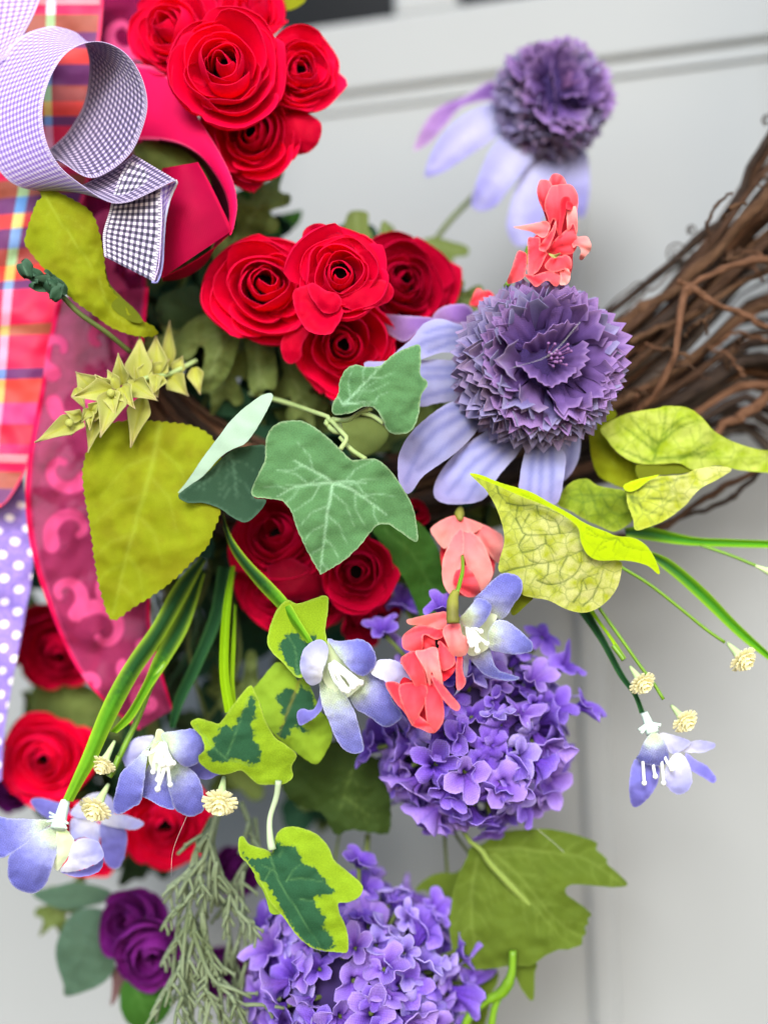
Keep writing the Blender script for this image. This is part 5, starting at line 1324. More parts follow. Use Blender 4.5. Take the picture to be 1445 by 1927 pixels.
star('star flower hanging face down at the left edge, seen from behind with mint tube', 'J', [
    (M_blue, '310,755 200,745 60,740 -40,735 -60,900 -40,960 0,972 60,945 150,890 230,820', 8, dict(base='345,770', gmax=130, cup=-3)),
    (M_blue, '325,765 290,790 230,815 150,880 60,950 45,1020 50,1090 100,1150 190,1173 260,1130 290,1060 320,970 350,870 350,790', 12, dict(base='340,760', gmax=130, cup=-5)),
    (M_greenw, '345,780 400,820 432,885 400,950 335,1042 315,1000 320,900 325,830', 10, dict(base='350,780', cup=-2)),
    (M_bluel, '425,885 480,855 560,870 592,920 597,970 540,1010 450,1042 350,1045 390,980', 13, dict(base='330,1000', cup=-3)),
    (M_blued, '350,1046 450,1044 540,1012 596,975 580,1040 500,1075 420,1075', 7, dict(base='330,1000')),
], tubes=[([(378, 640, 8), (360, 700, 10), (335, 800, 13)], [9, 11, 15], M_mint, 'flower_tube')] + [([(350, 740, 12), (a, b, 14)], [3, 2], M_mint, 'bract') for a, b in ((285, 705), (285, 730), (395, 770), (385, 800), (270, 760))])
star('blurred star flower behind the cream bud at lower left', 'J', [
    (M_blued, '175,640 230,620 340,650 400,680 370,740 290,745 220,700', -30, dict(base='450,700')),
    (M_bluel, '410,700 500,610 590,590 650,630 660,720 600,760 500,745 430,730', -26, dict(base='520,640')),
    (M_bluel, '590,720 700,715 800,745 832,775 780,805 680,795 590,770', -24, dict(base='560,740')),
    (M_blued, '590,760 720,800 732,900 700,1010 650,1032 600,980 583,880', -26, dict(base='600,740')),
    (M_bluel, '415,745 500,740 580,780 575,860 560,900 490,850 415,862', -28, dict(base='520,740')),
])
star('pale star flower with white stamens at the end of the diagonal grass blade', 'K', [
    (M_blued, '700,560 712,680 680,740 600,800 545,818 525,740 560,700 640,710 680,640', -4, dict(base='720,520')),
    (M_blue, '690,470 760,430 830,540 900,640 950,750 990,900 1005,1000 930,1020 850,980 790,880 750,780 710,680 690,560', 6, dict(base='760,420', gmax=190, cup=-3)),
    (M_blue, '900,560 1000,440 1090,460 1160,530 1220,650 1282,750 1200,822 1140,825 1050,760 940,690', 4, dict(base='920,520', gmax=85, cup=-3)),
    (M_bluel, '1055,400 1120,350 1220,350 1300,400 1362,465 1330,502 1220,527 1140,495 1060,450', 8, dict(base='1000,460', cup=-2)),
    (M_blue, '750,198 820,215 900,210 980,203 1050,240 1092,320 1080,400 1005,465 920,430 850,350 790,270', 12, dict(base='760,340', gmax=70, cup=-4)),
    (M_bluel, '650,215 700,208 742,240 748,320 715,420 700,500 630,532 570,470 550,380 580,270', 12, dict(base='730,440', cup=-4)),
], stamens=[([(760, 380, 10), (820, 460, 13), (860, 560, 16)], 4), ([(780, 370, 10), (860, 440, 14), (930, 540, 16)], 4), ([(790, 360, 10), (880, 430, 13), (985, 515, 15)], 3.6), ([(770, 390, 10), (830, 480, 13), (890, 570, 17)], 4), ([(760, 400, 10), (800, 500, 13), (845, 545, 16)], 3.6), ([(790, 400, 10), (880, 470, 14), (950, 520, 16)], 4)],
   discs=[('K', '748,200 800,270 880,380 990,460 1010,500 930,590 830,640 760,560 710,480 725,400 750,300', 5)])
star('sharp star flower with blue tip under the folded lime leaf beside the coral blooms', 'R', [
    (M_bluel, '780,790 822,790 820,880 780,1040 690,1132 720,1080 770,950', -6, dict(base='800,700')),
    (M_blue, '830,720 930,650 1000,720 1040,860 1100,920 1250,970 1200,1000 1080,990 960,950 880,870 820,800', 2, dict(base='880,640', gmax=85, cup=-3)),
    (M_blue, '865,310 930,240 1000,170 1080,100 1160,85 1240,110 1280,180 1262,270 1210,340 1140,450 1080,475 1000,420 910,380', 8, dict(base='960,560', gmax=105, cup=-4, ty=-2)),
    (M_blue, '1000,560 1060,488 1140,490 1230,550 1310,620 1366,690 1350,750 1250,772 1150,768 1080,752 1010,740 985,650', 10, dict(base='900,600', gmax=105, cup=-4)),
    (M_blue, '738,470 800,405 860,335 890,300 960,310 1010,350 1012,400 990,450 930,530 850,567 790,540 750,500', 14, dict(base='760,450', gmax=70, cup=-4)),
], stamens=[([(800, 520, 8), (830, 600, 12), (845, 700, 15)], 3), ([(830, 520, 8), (870, 600, 13), (895, 745, 16)], 3.4), ([(850, 520, 8), (900, 620, 13), (975, 685, 15)], 3), ([(820, 520, 8), (850, 620, 12), (865, 690, 15)], 3), ([(840, 520, 8), (890, 560, 12), (925, 580, 14)], 3), ([(800, 520, 8), (810, 600, 12), (830, 670, 14)], 3), ([(850, 540, 8), (890, 620, 12), (905, 660, 14)], 3)],
   discs=[('R', '745,470 850,520 960,430 1060,440 1020,560 1000,700 930,760 850,790 790,740 760,600', 4)])
star('star flower alone against the white door at far right, seen from the side', 'O', [
    (M_bluel, '580,1350 650,1355 760,1395 740,1440 660,1475 620,1430', -8, dict(base='560,1350')),
    (M_bluel, '680,1455 740,1410 830,1391 916,1412 905,1442 820,1467', -10, dict(base='650,1470')),
    (M_blued, '740,1470 800,1510 870,1550 922,1620 900,1652 850,1620 780,1580 745,1530', -8, dict(base='650,1420')),
    (M_bluel, '620,1550 680,1468 740,1500 775,1590 770,1670 720,1717 660,1706 610,1640', -4, dict(base='650,1450', cup=-2)),
    (M_blued, '430,1510 500,1530 575,1550 572,1640 530,1720 470,1780 432,1797 405,1760 398,1640', -4, dict(base='480,1400', cup=-3)),
    (M_blue, '458,1470 500,1380 560,1345 610,1400 637,1480 625,1530 560,1546 480,1530 440,1500', 2, dict(base='540,1340', gmax=75, cup=-4)),
], stamens=[([(540, 1500, -2), (545, 1560, -1), (555, 1610, 0)], 3.2), ([(590, 1500, -2), (600, 1580, -1), (605, 1650, 0)], 3.2), ([(610, 1490, -2), (630, 1530, -1), (655, 1565, 0)], 3.2), ([(480, 1520, -1), (485, 1600, 1), (488, 1650, 1)], 3.2)],
   tubes=[([(488, 1225, -4), (510, 1280, -4), (540, 1350, -2)], [7, 9, 13], M_mint, 'flower_tube')] + [([(515, 1290, -3), (a, b, -2)], [4, 3], M_mint, 'bract') for a, b in ((455, 1330), (470, 1350), (590, 1300), (570, 1320))])

# ------------------------------------------------------------------ coral paper blooms
def coral(label, fr_, parts, calyx=(), group='coral paper blooms'):
    c = np.vstack([Z(fr_, p[1]) for p in parts]).mean(0)
    root = empty('coral_flower', W(c[0], c[1], parts[0][2]), label, 'flower', group)
    for i, (mt, ol, h, op) in enumerate(parts):
        op = dict(op)
        b = op.pop('base', None)
        put('petal', sheet(Z(fr_, ol), h, sp=3.6, mat=mt, base=Z(fr_, ol)[0] if b is None else Z(fr_, b)[0], edgew=1.6, fray=.25, wav=.9, wl=60, pleat=1.5, seed=i + 5, thick=.14, name='petal', **op), root)
    for pts, r_, mt, nm in calyx:
        q = Z(fr_, ' '.join('%g,%g' % (a, b) for a, b, _ in pts))
        tube(nm, [(q[i, 0], q[i, 1], pts[i][2]) for i in range(len(q))], r_, mt, root, n=16, wob=.06)
    return root
K_, P_, D_ = M_coral, M_coralp, M_corald
coral('bright coral crumpled bloom standing on top of the sharp violet cone flower', 'Q', [
    (D_, '560,560 700,420 900,400 1040,560 1040,900 1000,1200 960,1560 700,1640 420,1560 440,1100 640,900', -4, dict()),
    (K_, '510,440 540,290 600,270 690,300 720,400 660,560 630,720 560,620', 2, dict(base='640,640', cup=-2)),
    (K_, '670,290 720,200 790,190 860,230 910,330 860,400 760,400 690,360', 0, dict(base='760,400', cup=-2)),
    (K_, '690,380 780,340 900,330 980,350 1050,450 1068,560 1045,700 960,640 900,720 830,1030 790,1020 740,800 690,880 650,780 610,600', 6, dict(base='780,900', cup=-5)),
    (D_, '850,520 930,500 960,560 900,720 850,900 830,1030 800,980 810,800 820,640', 8.5, dict()),
    (D_, '920,560 990,600 980,680 900,660', 9, dict()),
    (P_, '918,680 980,650 1040,640 1058,850 1060,960 1040,1010 1000,870 960,940 920,955', 9, dict(base='1000,900', cup=-2)),
    (P_, '185,915 300,895 500,858 640,835 690,920 600,1062 440,980 300,950', 5, dict(base='650,960')),
    (K_, '388,1070 460,1060 545,1060 560,1200 650,1260 610,1350 520,1520 390,1562 385,1300', 6, dict(base='560,1200', tx=2)),
    (K_, '530,1210 600,1090 700,960 765,825 765,960 725,1070 660,1210 600,1250', 9, dict(base='700,1100')),
    (K_, '640,1240 760,1080 900,960 1000,850 1055,900 1045,1000 1055,1150 1000,1265 900,1290 760,1275', 8, dict(base='760,1180', cup=-3)),
    (P_, '980,1045 1080,1050 1180,1040 1238,1130 1242,1220 1180,1300 1120,1362 1080,1340 1110,1240 1060,1165 1000,1200', 9, dict(base='1000,1130', cup=-3)),
    (K_, '610,1440 700,1330 820,1315 900,1295 970,1350 975,1480 860,1500 740,1530 660,1502', 8, dict(base='800,1300', cup=-2)),
    (K_, '104,1682 160,1500 240,1260 310,1248 372,1310 345,1560 280,1640', 4, dict(base='340,1300', cup=-2)),
    (K_, '340,1560 480,1570 640,1518 760,1528 832,1580 800,1700 745,1722 640,1640 500,1730 400,1640', 9, dict(base='400,1560', cup=-3)),
    (P_, '820,1500 920,1475 965,1560 930,1680 820,1705 830,1600', 6, dict(base='860,1560')),
    (M_bract, '660,1270 740,1290 830,1265 790,1320 740,1340 690,1310', 9.5, dict()),
], calyx=[([(390, 1180, -6), (370, 1260, -6), (385, 1420, -6)], 4, M_stem, 'stem'), ([(120, 1680, -10), (60, 1760, -14)], 5, M_stem, 'stem')])
coral('small coral petals peeking out above the periwinkle ray petals', 'D', [
    (K_, '490,245 510,200 530,165 560,180 590,195 600,240 560,260 520,260', -30, dict(cup=-2)),
    (D_, '540,190 590,180 620,220 590,260 550,250', -32, dict(cup=-2)),
], group='coral paper blooms')
coral('softer coral bloom hanging upside down between the green leaf and the folded lime leaf', 'H', [
    (D_, '150,420 250,350 380,400 420,560 380,680 300,730 200,700 140,560', -20, dict()),
    (P_, '88,370 200,308 300,330 360,360 300,400 250,390 200,420 160,480 110,430', -12, dict(base='220,300', cup=-3)),
    (P_, '280,340 350,350 430,390 465,430 445,550 390,510 340,430', -14, dict(base='300,340', cup=-3)),
    (P_, '145,560 160,500 205,410 250,378 258,480 235,600 215,700 190,722 150,660', -8, dict(base='230,390', cup=-3)),
    (P_, '240,400 290,388 350,440 392,530 407,620 350,700 300,660 270,560', -8, dict(base='260,390', cup=-4)),
    (K_, '200,650 240,560 300,600 340,680 330,720 280,735 230,700', -5, dict(cup=-3)),
], calyx=[([(240, 270, -18), (235, 300, -14), (240, 330, -12)], [6, 10, 5], M_calyx, 'calyx')])
coral('coral bloom in the foreground just under its brown-green calyx', 'R', [
    (D_, '330,560 560,500 640,620 700,800 700,900 600,1000 520,800 440,760 330,700', 2, dict()),
    (P_, '292,485 340,470 420,450 560,420 632,418 628,540 560,562 430,530 320,522', 10, dict(base='630,450', ty=-2)),
    (K_, '256,660 270,610 330,560 400,528 500,540 600,575 600,625 540,650 440,610 420,740 280,735', 11, dict(base='560,560', cup=-3)),
    (K_, '418,620 480,608 550,650 550,720 420,742', 8, dict(cup=-2)),
    (K_, '565,660 640,720 702,800 692,870 600,912 568,800', 12, dict(base='600,660', cup=-2)),
    (D_, '588,920 700,850 692,930 600,1007', 9, dict()),
    (P_, '600,575 650,520 742,513 762,600 822,650 817,740 780,788 680,782 640,700', 15, dict(base='680,520', cup=-4)),
    (K_, '720,800 767,788 770,920 797,1000 780,1050 735,1082 715,1030', 10, dict(base='740,780')),
    (M_hole, '538,650 575,645 568,710 545,720', 8.6, dict()),
], calyx=[([(768, -60, -6), (770, 60, 2), (745, 170, 8), (725, 245, 12)], [3.5, 3.5, 4, 4], M_stem, 'stem'), ([(715, 240, 12), (690, 300, 13), (685, 400, 15), (690, 510, 16)], [7, 11, 11, 13], M_calyx, 'calyx')])
coral('lower coral bloom in the foreground against the purple florets', 'R', [
    (D_, '200,880 400,800 560,900 600,1250 560,1420 400,1400 260,1250 130,1040', 6, dict()),
    (K_, '243,830 300,768 375,755 440,900 462,1050 380,1062 330,980', 14, dict(base='360,780', cup=-3)),
    (K_, '115,1020 240,1030 255,1180 330,1200 352,1390 270,1262 190,1170', 10, dict(base='200,1020')),
    (K_, '240,1035 450,1030 462,1160 400,1290 365,1390 255,1195', 15, dict(base='360,1000', cup=-4)),
    (K_, '455,1030 560,1060 602,1170 607,1330 555,1422 500,1442 460,1300', 14, dict(base='500,1000', cup=-4)),
    (K_, '350,1380 380,1290 460,1345 540,1400 500,1445 420,1410', 16, dict(cup=-3)),
    (P_, '365,755 430,740 545,718 575,860 602,1035 540,1000 505,920 490,1042 445,900', 17, dict(base='460,740', cup=-3)),
    (K_, '492,950 570,1000 680,1130 748,1212 718,1257 640,1200 560,1090', 18, dict(base='500,960', cup=-1)),
])

# ------------------------------------------------------------------ grass blades, stems and cream buds
def blade(label, ea, eb, mat, keel=2.0, name='grass_blade', n=60, thick=.16, group='grass blades'):
    c = np.array(ea, float)[len(ea) // 2]
    root = empty(name, W(c[0], c[1], c[2]), label, 'blade', group)
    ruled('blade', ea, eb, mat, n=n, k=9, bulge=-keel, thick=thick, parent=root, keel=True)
    return root
def zz(fr_, s, hs):
    q = Z(fr_, s); hs = np.interp(np.linspace(0, 1, len(q)), np.linspace(0, 1, len(hs)), hs)
    return np.hstack([q, hs[:, None]])
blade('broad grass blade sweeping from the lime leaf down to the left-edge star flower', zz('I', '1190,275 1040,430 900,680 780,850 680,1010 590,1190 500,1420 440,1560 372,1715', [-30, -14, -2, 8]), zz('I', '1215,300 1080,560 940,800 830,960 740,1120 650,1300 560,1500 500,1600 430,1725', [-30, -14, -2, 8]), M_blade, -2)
bl2 = blade('pair of narrow lime blades with a cream bud behind the broad blade', zz('I', '1180,330 1030,640 920,850 850,1020 750,1200 650,1310', [-34, -14, -6]), zz('I', '1210,380 1120,680 1010,880 890,1060 790,1230 690,1320', [-34, -14, -6]), M_blade, 2)
tube('stem', [tuple(x) for x in zz('I', '980,900 900,1020 820,1220 740,1390 660,1560', [-18, -10])], 6, M_stem, bl2)
bl3 = blade('upright lime blade beneath the crimson ranunculus, left of the variegated leaf', zz('I', '1365,330 1320,560 1300,800 1300,1000 1330,1200', [-26, -10]), zz('I', '1388,330 1365,560 1352,800 1355,1000 1390,1190', [-26, -10]), M_bladel, 1.5)
ruled('blade', zz('I', '1385,560 1368,800 1360,1000 1380,1180', [-28, -14]), zz('I', '1395,560 1392,800 1385,1000 1398,1170', [-28, -14]), M_bladel, n=30, k=5, parent=bl3)
blade('dark narrow blade hanging behind the lime blade toward the sheer ribbon tail', zz('I', '1290,330 1240,620 1130,900 1030,1120 1000,1290', [-36, -30]), zz('I', '1360,340 1310,640 1190,930 1090,1130 1030,1290', [-36, -30]), M_bladed, 1.5)
blade('diagonal green blade crossing the crimson ranunculus to the pale star flower', zz('V', '0,150 50,290 160,440 300,580 400,690 480,820 555,945', [-20, -6, 4]), zz('V', '0,235 60,400 200,590 340,740 450,870 495,925 520,955', [-20, -6, 4]), M_blade, -1.8)
r1 = blade('dark green blade slanting down to the lone star flower at right', zz('O', '80,600 220,800 330,1000 420,1120 462,1230', [-14, -6]), zz('O', '160,610 260,790 365,990 445,1110 490,1220', [-14, -6]), M_bladed, 1.2)
ruled('blade', zz('O', '140,590 200,670 280,780 350,905', [-12, -8]), zz('O', '180,600 230,680 310,790 380,895', [-12, -8]), M_bladel, n=30, k=5, parent=r1)
blade('arching green blade reaching the lower right edge behind the cream bud', zz('O', '530,250 660,310 860,480 1050,680 1250,870', [-14, -18]), zz('O', '545,300 600,350 720,450 880,600 1060,770 1250,915', [-14, -18]), M_blader, 1.5)
blade('flat green blade running level to the right edge under the brown cane', zz('O', '370,110 480,95 600,120 800,165 1000,175 1250,185', [-20, -24]), zz('O', '380,160 500,180 680,205 800,215 1000,222 1250,228', [-20, -24]), M_blader, 1.5)

def cream_bud(px, py, h, r, axis, label, seed, stem=None, cuplen=1.1):
    root = empty('cream_bud', (0, 0, 0), label, 'bud', 'small cream buds')
    root.matrix_world = frame(px, py, h, axis, 0, r)
    rr = random.Random(seed)
    for ring, (cnt, spread, ln, z0) in enumerate([(16, 1.0, 1.0, .10), (14, .72, 1.0, .18), (11, .45, .95, .24), (7, .2, .9, .28)]):
        for k in range(cnt):
            a = 2 * math.pi * (k + .5 * ring) / cnt + rr.uniform(-.1, .1)
            n_, m_ = 5, 3
            U, V = np.meshgrid(np.linspace(-1, 1, m_), np.linspace(0, 1, n_))
            rad = .14 + ln * spread * V * .92 + .02
            zz_ = z0 + ln * (1 - spread * .8) * V + .16 * np.sin(V * 2.6)
            wd = (.08 + .09 * V) * (1 - .35 * (V > .9))
            x = rad * math.cos(a) - U * wd * math.sin(a); y = rad * math.sin(a) + U * wd * math.cos(a)
            F = np.array([[i * m_ + j, i * m_ + j + 1, (i + 1) * m_ + j + 1, (i + 1) * m_ + j] for i in range(n_ - 1) for j in range(m_ - 1)])
            put('petal', mesh('petal', np.stack([x, y, zz_ - .06 * U ** 2], -1).reshape(-1, 3), F, None, None, M_cream, None, .05), root, rel=False)
    put('core', mesh('core', *ball_arrays((0, 0, .36), .42, 12, 8, (1, 1, .9)), M_cream), root, rel=False)
    p = np.array([[0, 0, -cuplen - .3], [0, 0, -cuplen], [0, 0, -.5], [0, 0, -.1], [0, 0, .15]])
    put('cup', mesh('cup', *tube_arrays(p, [.12, .16, .27, .36, .26], 10), M_budc), root, rel=False)
    if stem:
        o = tube('stem', stem[0], stem[1], stem[2]); center_obj(o); loc = o.location.copy(); bpy.context.view_layer.update()
        o.parent = root; o.matrix_parent_inverse = root.matrix_world.inverted(); o.location = loc
    return root
def zt(fr_, s, hs): return [tuple(x) for x in zz(fr_, s, hs)]
cream_bud(1392, 1235, -8, 27, (.5, -.65, .75), 'cream bud at far right in front of the arching blade', 1, (zt('O', '350,345 520,450 700,590 860,720 975,800', [-12, -9]), 3.2, M_stem), 1.1)
cream_bud(1204, 1280, -2, 25, (.4, -.65, .8), 'cream bud lying over the dark blade right of the snowball head', 2, (zt('O', '300,820 340,870 365,905', [-6, -4]), 5, M_stem), 1.2)
cream_bud(1284, 1352, -4, 25, (.45, -.6, .85), 'cream bud directly above the lone star flower', 3, (zt('O', '215,590 350,780 470,950 540,1040 605,1145', [-10, -5]), 3.4, M_stem), 1.2)
cream_bud(1452, 1078, -14, 22, (.9, -.4, .2), 'pale bud tip cut by the right edge', 4, (zt('O', '830,212 1000,270 1160,335', [-22, -15]), 3.2, M_stem), 1.2)
cream_bud(197, 1432, -2, 24, (-.3, -.75, .7), 'cream bud tucked behind the end of the broad grass blade', 5, None, 1.6)
cream_bud(184, 1514, -2, 30, (-.3, -.7, .8), 'cream bud above the blurred star flower', 6, (zt('J', '690,380 660,450 630,500', [-6, -4]), 6, M_stem), 1.3)
cream_bud(415, 1502, 6, 32, (-.03, -.7, .95), 'cream bud hanging under the three-pointed variegated leaf', 7, None, 1.3)

# ------------------------------------------------------------------ yellow-green bract sprig
br = empty('bract_sprig', W(230, 740, -8), 'yellow-green sprig of pointed star bracts in front of the sheer ribbon', 'sprig')
Q = lambda a, b, h: tuple(Z('F', '%g,%g' % (a, b))[0]) + (h,)
for i, (a, b, c, d, w_, h0, h1) in enumerate([
    (830, 690, 830, 412, 112, -12, -14), (930, 640, 925, 418, 100, -16, -18), (725, 705, 702, 512, 72, -8, -6), (740, 720, 800, 560, 60, -12, -14),
    (660, 730, 422, 778, 96, -2, 2), (560, 740, 452, 628, 96, -8, -8), (480, 905, 205, 1048, 86, 2, 6), (700, 745, 595, 1022, 120, 0, 6),
    (790, 700, 942, 805, 96, -4, 0), (850, 780, 775, 1078, 96, -8, -6), (590, 860, 522, 1108, 78, -4, -2), (720, 720, 805, 852, 86, 0, 4),
    (1010, 650, 1118, 772, 96, -18, -18), (1150, 600, 1185, 762, 70, -22, -22), (455, 720, 508, 852, 60, -6, -6), (545, 850, 480, 935, 50, 0, 2), (540, 860, 535, 980, 40, 0, 2), (600, 850, 560, 930, 60, -2, 0), (880, 660, 935, 780, 110, -12, -12), (640, 720, 560, 640, 60, -4, -2), (660, 740, 690, 900, 80, 0, 4), (830, 690, 760, 800, 80, -6, -4), (840, 680, 900, 560, 70, -12, -14), (480, 900, 380, 860, 60, 4, 6), (480, 910, 420, 1010, 60, 2, 4), (930, 640, 1000, 560, 70, -16, -18), (950, 650, 900, 770, 80, -12, -10), (1040, 640, 1080, 540, 60, -20, -22), (700, 730, 640, 620, 60, -6, -8), (540, 860, 610, 790, 50, 0, 2), (1000, 600, 1005, 330, 60, -26, -28)]):
    petal('bract', M_bract, br, Q(a, b, h0), Q(c, d, h1), w_ * 1.5 / 3.141, 'star', arch=1.2, cup=.55, n=16, m=11, crum=.7, seed=i, curl=1)
tube('stem', zt('F', '480,900 600,820 700,745 860,665 1000,640 1160,560', [0, -6, -24]), 5, M_petiole, br)
for a, b, h in ((655, 752, 4), (410, 930, 7)):
    p = W(*Q(a, b, h)); put('berry', mesh('berry', *ball_arrays(p, .0014, 10, 7), M_bract), br)

# curled bud on its long stem, top left
cb = empty('curled_leaf_bud', W(85, 530, -4), 'crumpled grey-green leaf bud on a thin stem across the plaid ribbon', 'bud')
for k in range(7):
    t0 = k / 6
    x0, y0 = 48 + 62 * t0, 505 + 40 * t0
    petal('bud_leaf', M_ivyd, cb, (x0 + 8, y0 + 10, -2), (x0 - 6 + 10 * (k % 3), y0 - 8 + 16 * (k % 2), 3), 30, 'round', arch=3, cup=-1.0, crum=2.5, seed=k, roll=k * 50)
petal('bud_leaf', M_ivyd, cb, (75, 522, 0), (125, 552, 0), 34, 'round', arch=4, cup=-1.2, crum=1.5, seed=9)
petal('bud_leaf', M_ivyd, cb, (45, 505, 0), (85, 530, 0), 26, 'round', arch=3, cup=-1.2, crum=1.5, seed=12)
tube('stem', [(118, 558, -4), (150, 590, -6), (200, 625, -10), (245, 662, -16)], 5, M_petiolem if False else M_stemo, cb)

# ------------------------------------------------------------------ grey-green needle sprig
sg = empty('needle_sprig', W(390, 1650, -28), 'long grey-green feathery needle sprig hanging at lower centre left', 'sprig')
sr = random.Random(4)
def twig(bag, x, y, ang, ln, h, depth):
    pts = []
    a = ang; px, py = x, y
    n = 4
    for i in range(n + 1):
        pts.append((px, py, h)); px += math.cos(a) * ln / n; py += math.sin(a) * ln / n; a += sr.uniform(-.05, .05) + (.05 if ang < math.pi / 2 else -.08)
    p, q = path3(pts, 7)
    r0 = 4.6 if depth else 3.8
    bag.add(*tube_arrays(p, np.linspace(r0, r0 * .75, 7) * MM, 6))
    if depth:
        for i in (1, 2, 3):
            for s in (-1, 1):
                if sr.random() < .55: twig(bag, pts[i][0], pts[i][1], a + s * sr.uniform(.4, .75), ln * sr.uniform(.28, .42), h + sr.uniform(-3, 3), depth - 1)
    else:
        bag.add(*ball_arrays(p[-1], 3.8 * MM, 6, 4, (1, .6, 1.4)))
for st, h in [('400,330 360,480 300,700 235,900 205,1100 190,1300 200,1600', -22), ('420,330 375,480 345,700 335,850 300,1000 330,1200 400,1400 430,1600', -26), ('360,420 270,600 215,800 170,980 150,1150 130,1400', -30),
              ('520,330 570,460 585,620 520,760 500,900 540,1080 560,1250', -36), ('350,560 420,760 480,900 530,1020', -24), ('300,960 330,1150 300,1300 330,1500 310,1620', -24), ('230,980 290,1180 360,1330 480,1440 560,1490', -20), ('600,420 620,560 640,700', -40), ('190,1200 240,1400 250,1600', -28), ('440,1000 470,1200 500,1400 520,1560', -38)]:
    q = zz('L', st, [h, h + 4])
    c = crom(q, 40)
    bag = Bag()
    p = W(c[:, 0], c[:, 1], c[:, 2])
    bag.add(*tube_arrays(p, np.linspace(6, 3, 40) * MM, 7, .08, 3))
    L = plen(c[:, :2]); k = 0
    for i in range(2, 39, 1):
        if (i * L / 39) // 34 != ((i - 1) * L / 39) // 34:
            d = c[i] - c[i - 1]; a = math.atan2(d[1], d[0]); k += 1
            twig(bag, c[i, 0], c[i, 1], a + (1 if k % 2 else -1) * sr.uniform(.3, .6), sr.uniform(55, 95), c[i, 2] + sr.uniform(-5, 5), 1)
    put('frond', bag.mesh('frond', M_sage), sg)

# ------------------------------------------------------------------ ribbons
def E3(s, hs):
    q = Z('X', s); hs = np.array(hs, float)
    hs = np.interp(np.linspace(0, 1, len(q)), np.linspace(0, 1, len(hs)), hs)
    return np.hstack([q, hs[:, None]])
gr = empty('gingham_ribbon', W(160, 230, 0), 'narrow lilac and white gingham ribbon curled in a loop with a folded tail', 'ribbon')
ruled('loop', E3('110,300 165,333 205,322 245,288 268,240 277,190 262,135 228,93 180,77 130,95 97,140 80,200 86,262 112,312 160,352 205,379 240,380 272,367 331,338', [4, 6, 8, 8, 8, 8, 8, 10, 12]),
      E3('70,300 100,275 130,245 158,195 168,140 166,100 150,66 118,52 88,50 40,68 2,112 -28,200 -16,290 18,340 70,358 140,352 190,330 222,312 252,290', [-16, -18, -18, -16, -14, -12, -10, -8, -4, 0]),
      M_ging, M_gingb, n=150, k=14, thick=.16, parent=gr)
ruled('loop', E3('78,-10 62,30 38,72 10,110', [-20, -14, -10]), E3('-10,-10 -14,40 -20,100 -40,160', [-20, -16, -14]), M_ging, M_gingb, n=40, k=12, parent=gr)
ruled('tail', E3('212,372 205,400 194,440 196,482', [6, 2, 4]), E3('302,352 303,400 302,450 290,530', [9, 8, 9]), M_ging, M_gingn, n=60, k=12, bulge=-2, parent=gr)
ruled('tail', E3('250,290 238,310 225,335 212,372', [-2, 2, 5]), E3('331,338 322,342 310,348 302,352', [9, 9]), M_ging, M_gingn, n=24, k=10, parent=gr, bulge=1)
ruled('folded_hem', E3('302,352 304,400 302,450 298,500 288,532', [9, 10, 9]), E3('334,340 318,372 310,420 307,480 303,518', [8, 5, 6]), M_ging, M_ging, n=50, k=6, bulge=-2, parent=gr)
tube('hem_edge', [(300, 352, 10), (318, 342, 10), (333, 341, 9), (322, 368, 7), (312, 405, 6), (308, 450, 6), (305, 500, 7), (296, 530, 8), (286, 530, 10)], 2.2, M_bluel, gr, n=50, seg=6, wob=.15)

M_hotx = ribbon_plain('hot_pink_ribbon_deep_shade', '#4c0420', '#7a0a34')  # shadow inside the loop, painted into the cloth as dark crimson
hp = empty('pink_ribbon', W(360, 380, -12), 'plain hot pink ribbon curling behind the gingham loop', 'ribbon')
ruled('loop', E3('255,120 300,130 345,180 385,240 415,290 438,340 446,385 440,425 434,442', [-30, -24, -16, -10, -8]), E3('255,262 300,263 338,270 374,290 402,322 424,362 432,400 431,425 431,440', [-28, -22, -18, -13, -10]), M_hot, M_hotd, n=90, k=14, bulge=1, parent=hp, picot=.5)
ruled('loop_inside', E3('300,262 338,270 374,290 402,322 424,362 432,400 431,440', [-23, -19, -14, -11]), E3('300,275 330,284 352,300 378,330 398,365 414,400 424,444', [-44, -44, -40, -30]), M_hotx, M_hotx, n=60, k=8, parent=hp)
ruled('tail', E3('306,316 303,370 300,420 303,470 304,523', [-14, -8, -10]), E3('372,305 392,340 412,380 430,418 436,434', [-10, -6, -8]), M_hot, M_hotd, n=60, k=20, bulge=5, parent=hp)
ruled('tail_fold', E3('305,522 350,500 400,468 432,440', [-12, -12]), E3('306,528 350,520 390,490 408,446', [-20, -20]), M_hotd, M_hotd, n=30, k=6, parent=hp)

pl_ = empty('plaid_ribbon', W(60, 600, -44), 'wide madras plaid ribbon in pink, orange and purple along the left edge', 'ribbon')
ruled('tail', E3('-110,300 -112,420 -112,560 -108,700 -100,840 -90,960', [-42]), E3('182,270 168,340 140,430 118,520 106,590 92,690 74,790 50,880 20,935 0,955', [-40, -42, -40]), M_plaid, n=260, k=22, wave=2, parent=pl_, picot=1.4, seed=3)
ruled('upper_band', E3('-30,-30 -28,60 -25,160 -20,290', [-36, -40]), E3('196,-30 190,60 178,160 182,290', [-38, -42]), M_plaid, n=120, k=20, wave=2, parent=pl_, picot=1, seed=5)

dr = empty('dotted_ribbon', W(20, 1150, -52), 'lilac ribbon with white polka dots hanging at the left edge', 'ribbon')
ruled('tail', E3('-110,880 -108,1000 -100,1150 -80,1300 -70,1470', [-52]), E3('40,880 52,960 62,1060 45,1170 22,1290 8,1380 2,1470', [-50]), M_dots, n=140, k=18, wave=2, parent=dr, picot=1)

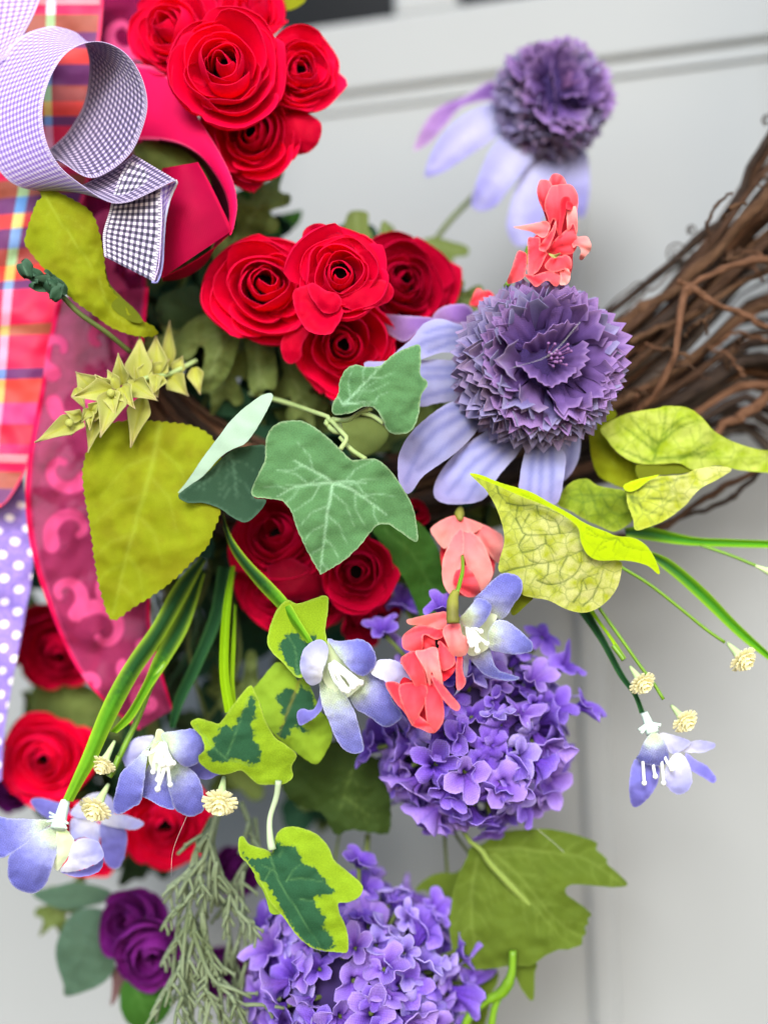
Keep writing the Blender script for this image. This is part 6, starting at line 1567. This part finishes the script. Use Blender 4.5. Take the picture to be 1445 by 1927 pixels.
sh = empty('sheer_ribbon', W(180, 1000, -40), 'sheer magenta organza ribbon with woven scrolls behind the lime leaf', 'ribbon')
def sheer(name, ea, eb, mat, swirls, **k):
    o = ruled(name, ea, eb, mat, parent=sh, **k)
    me = o.data
    co = np.zeros(len(me.vertices) * 3); me.vertices.foreach_get('co', co); co = co.reshape(-1, 3)
    kk = DIST / (DIST + co[:, 1])
    P = np.stack([co[:, 0] * kk / MM + 722.5, 963.5 - co[:, 2] * kk / MM], 1)
    mk = np.zeros(len(P))
    for pts, w0, w1 in swirls:
        c = crom(np.array(pts, float), 24)
        for i in range(23):
            wd = w0 + (w1 - w0) * i / 22
            d = segdist(P, c[i:i + 2])
            mk = np.maximum(mk, smoothstep(wd + 2, wd - 2, d))
    A = np.zeros(len(me.vertices) * 4, dtype=np.float32); at = me.attributes['A']; at.data.foreach_get('color', A)
    A = A.reshape(-1, 4); A[:, 3] = mk; at.data.foreach_set('color', A.ravel())
    return o
SW = []
for cx, cy, r0, a0, s_ in [(140, 1000, 50, 2.6, 1), (120, 1120, 42, 1.0, -1), (190, 1190, 55, 4.0, 1), (120, 880, 46, .4, 1), (150, 760, 50, 3.2, -1), (240, 1250, 46, 5.4, 1), (110, 660, 44, 1.8, 1), (230, 1100, 44, 2.2, 1), (190, 640, 40, 0.4, -1), (200, 900, 40, 4.4, -1), (175, 1290, 30, 2, 1), (280, 1320, 26, 4, -1)]:
    SW.append(([(cx + r0 * (1 - t / 9) * math.cos(a0 + s_ * t * .62), cy + r0 * (1 - t / 9) * math.sin(a0 + s_ * t * .62)) for t in range(8)], 15, 7))
sheer('tail', E3('110,560 92,640 75,740 55,850 48,940 60,1040 95,1150 140,1250 200,1325 262,1374', [-38, -34, -36]), E3('280,540 270,640 262,740 268,840 280,940 284,1030 283,1110 284,1180 300,1250 325,1335', [-36, -38, -34]), M_sheer, SW, n=240, k=70, wave=4, seed=4, picot=.4)
SW2 = [([(cx + r0 * (1 - t / 9) * math.cos(a0 + t * .62), cy + r0 * (1 - t / 9) * math.sin(a0 + t * .62)) for t in range(8)], 14, 6) for cx, cy, r0, a0 in [(235, 60, 44, 1), (240, 500, 40, 3), (200, 560, 36, 5), (225, 160, 40, 0), (215, 430, 36, 3)]]
sheer('upper_band', E3('170,-30 170,80 165,200 160,330 150,450 130,560', [-46]), E3('300,-30 278,80 290,160 268,260 262,340 272,450 276,560', [-48, -44]), M_sheerd, SW2, n=160, k=40, wave=4, seed=6)

# a few drawn glue threads
for nm, lab, pts in [('glue_thread', 'fine shiny glue thread across the centre of the sharp cone flower', [(960, 693, 14), (1035, 667, 22), (1092, 605, 16)]),
                     ('glue_thread', 'fine curved thread hanging from the large star flower', [(352, 1535, 4), (326, 1600, 0), (322, 1650, -4)]),
                     ('glue_thread', 'fine thread across the olive maple-shaped leaf', [(1010, 1560, -24), (1040, 1585, -24), (1062, 1605, -24)])]:
    o = tube(nm, pts, .32, M_thread, None, n=12, seg=5)
    center_obj(o); tag(o, lab, 'thread')
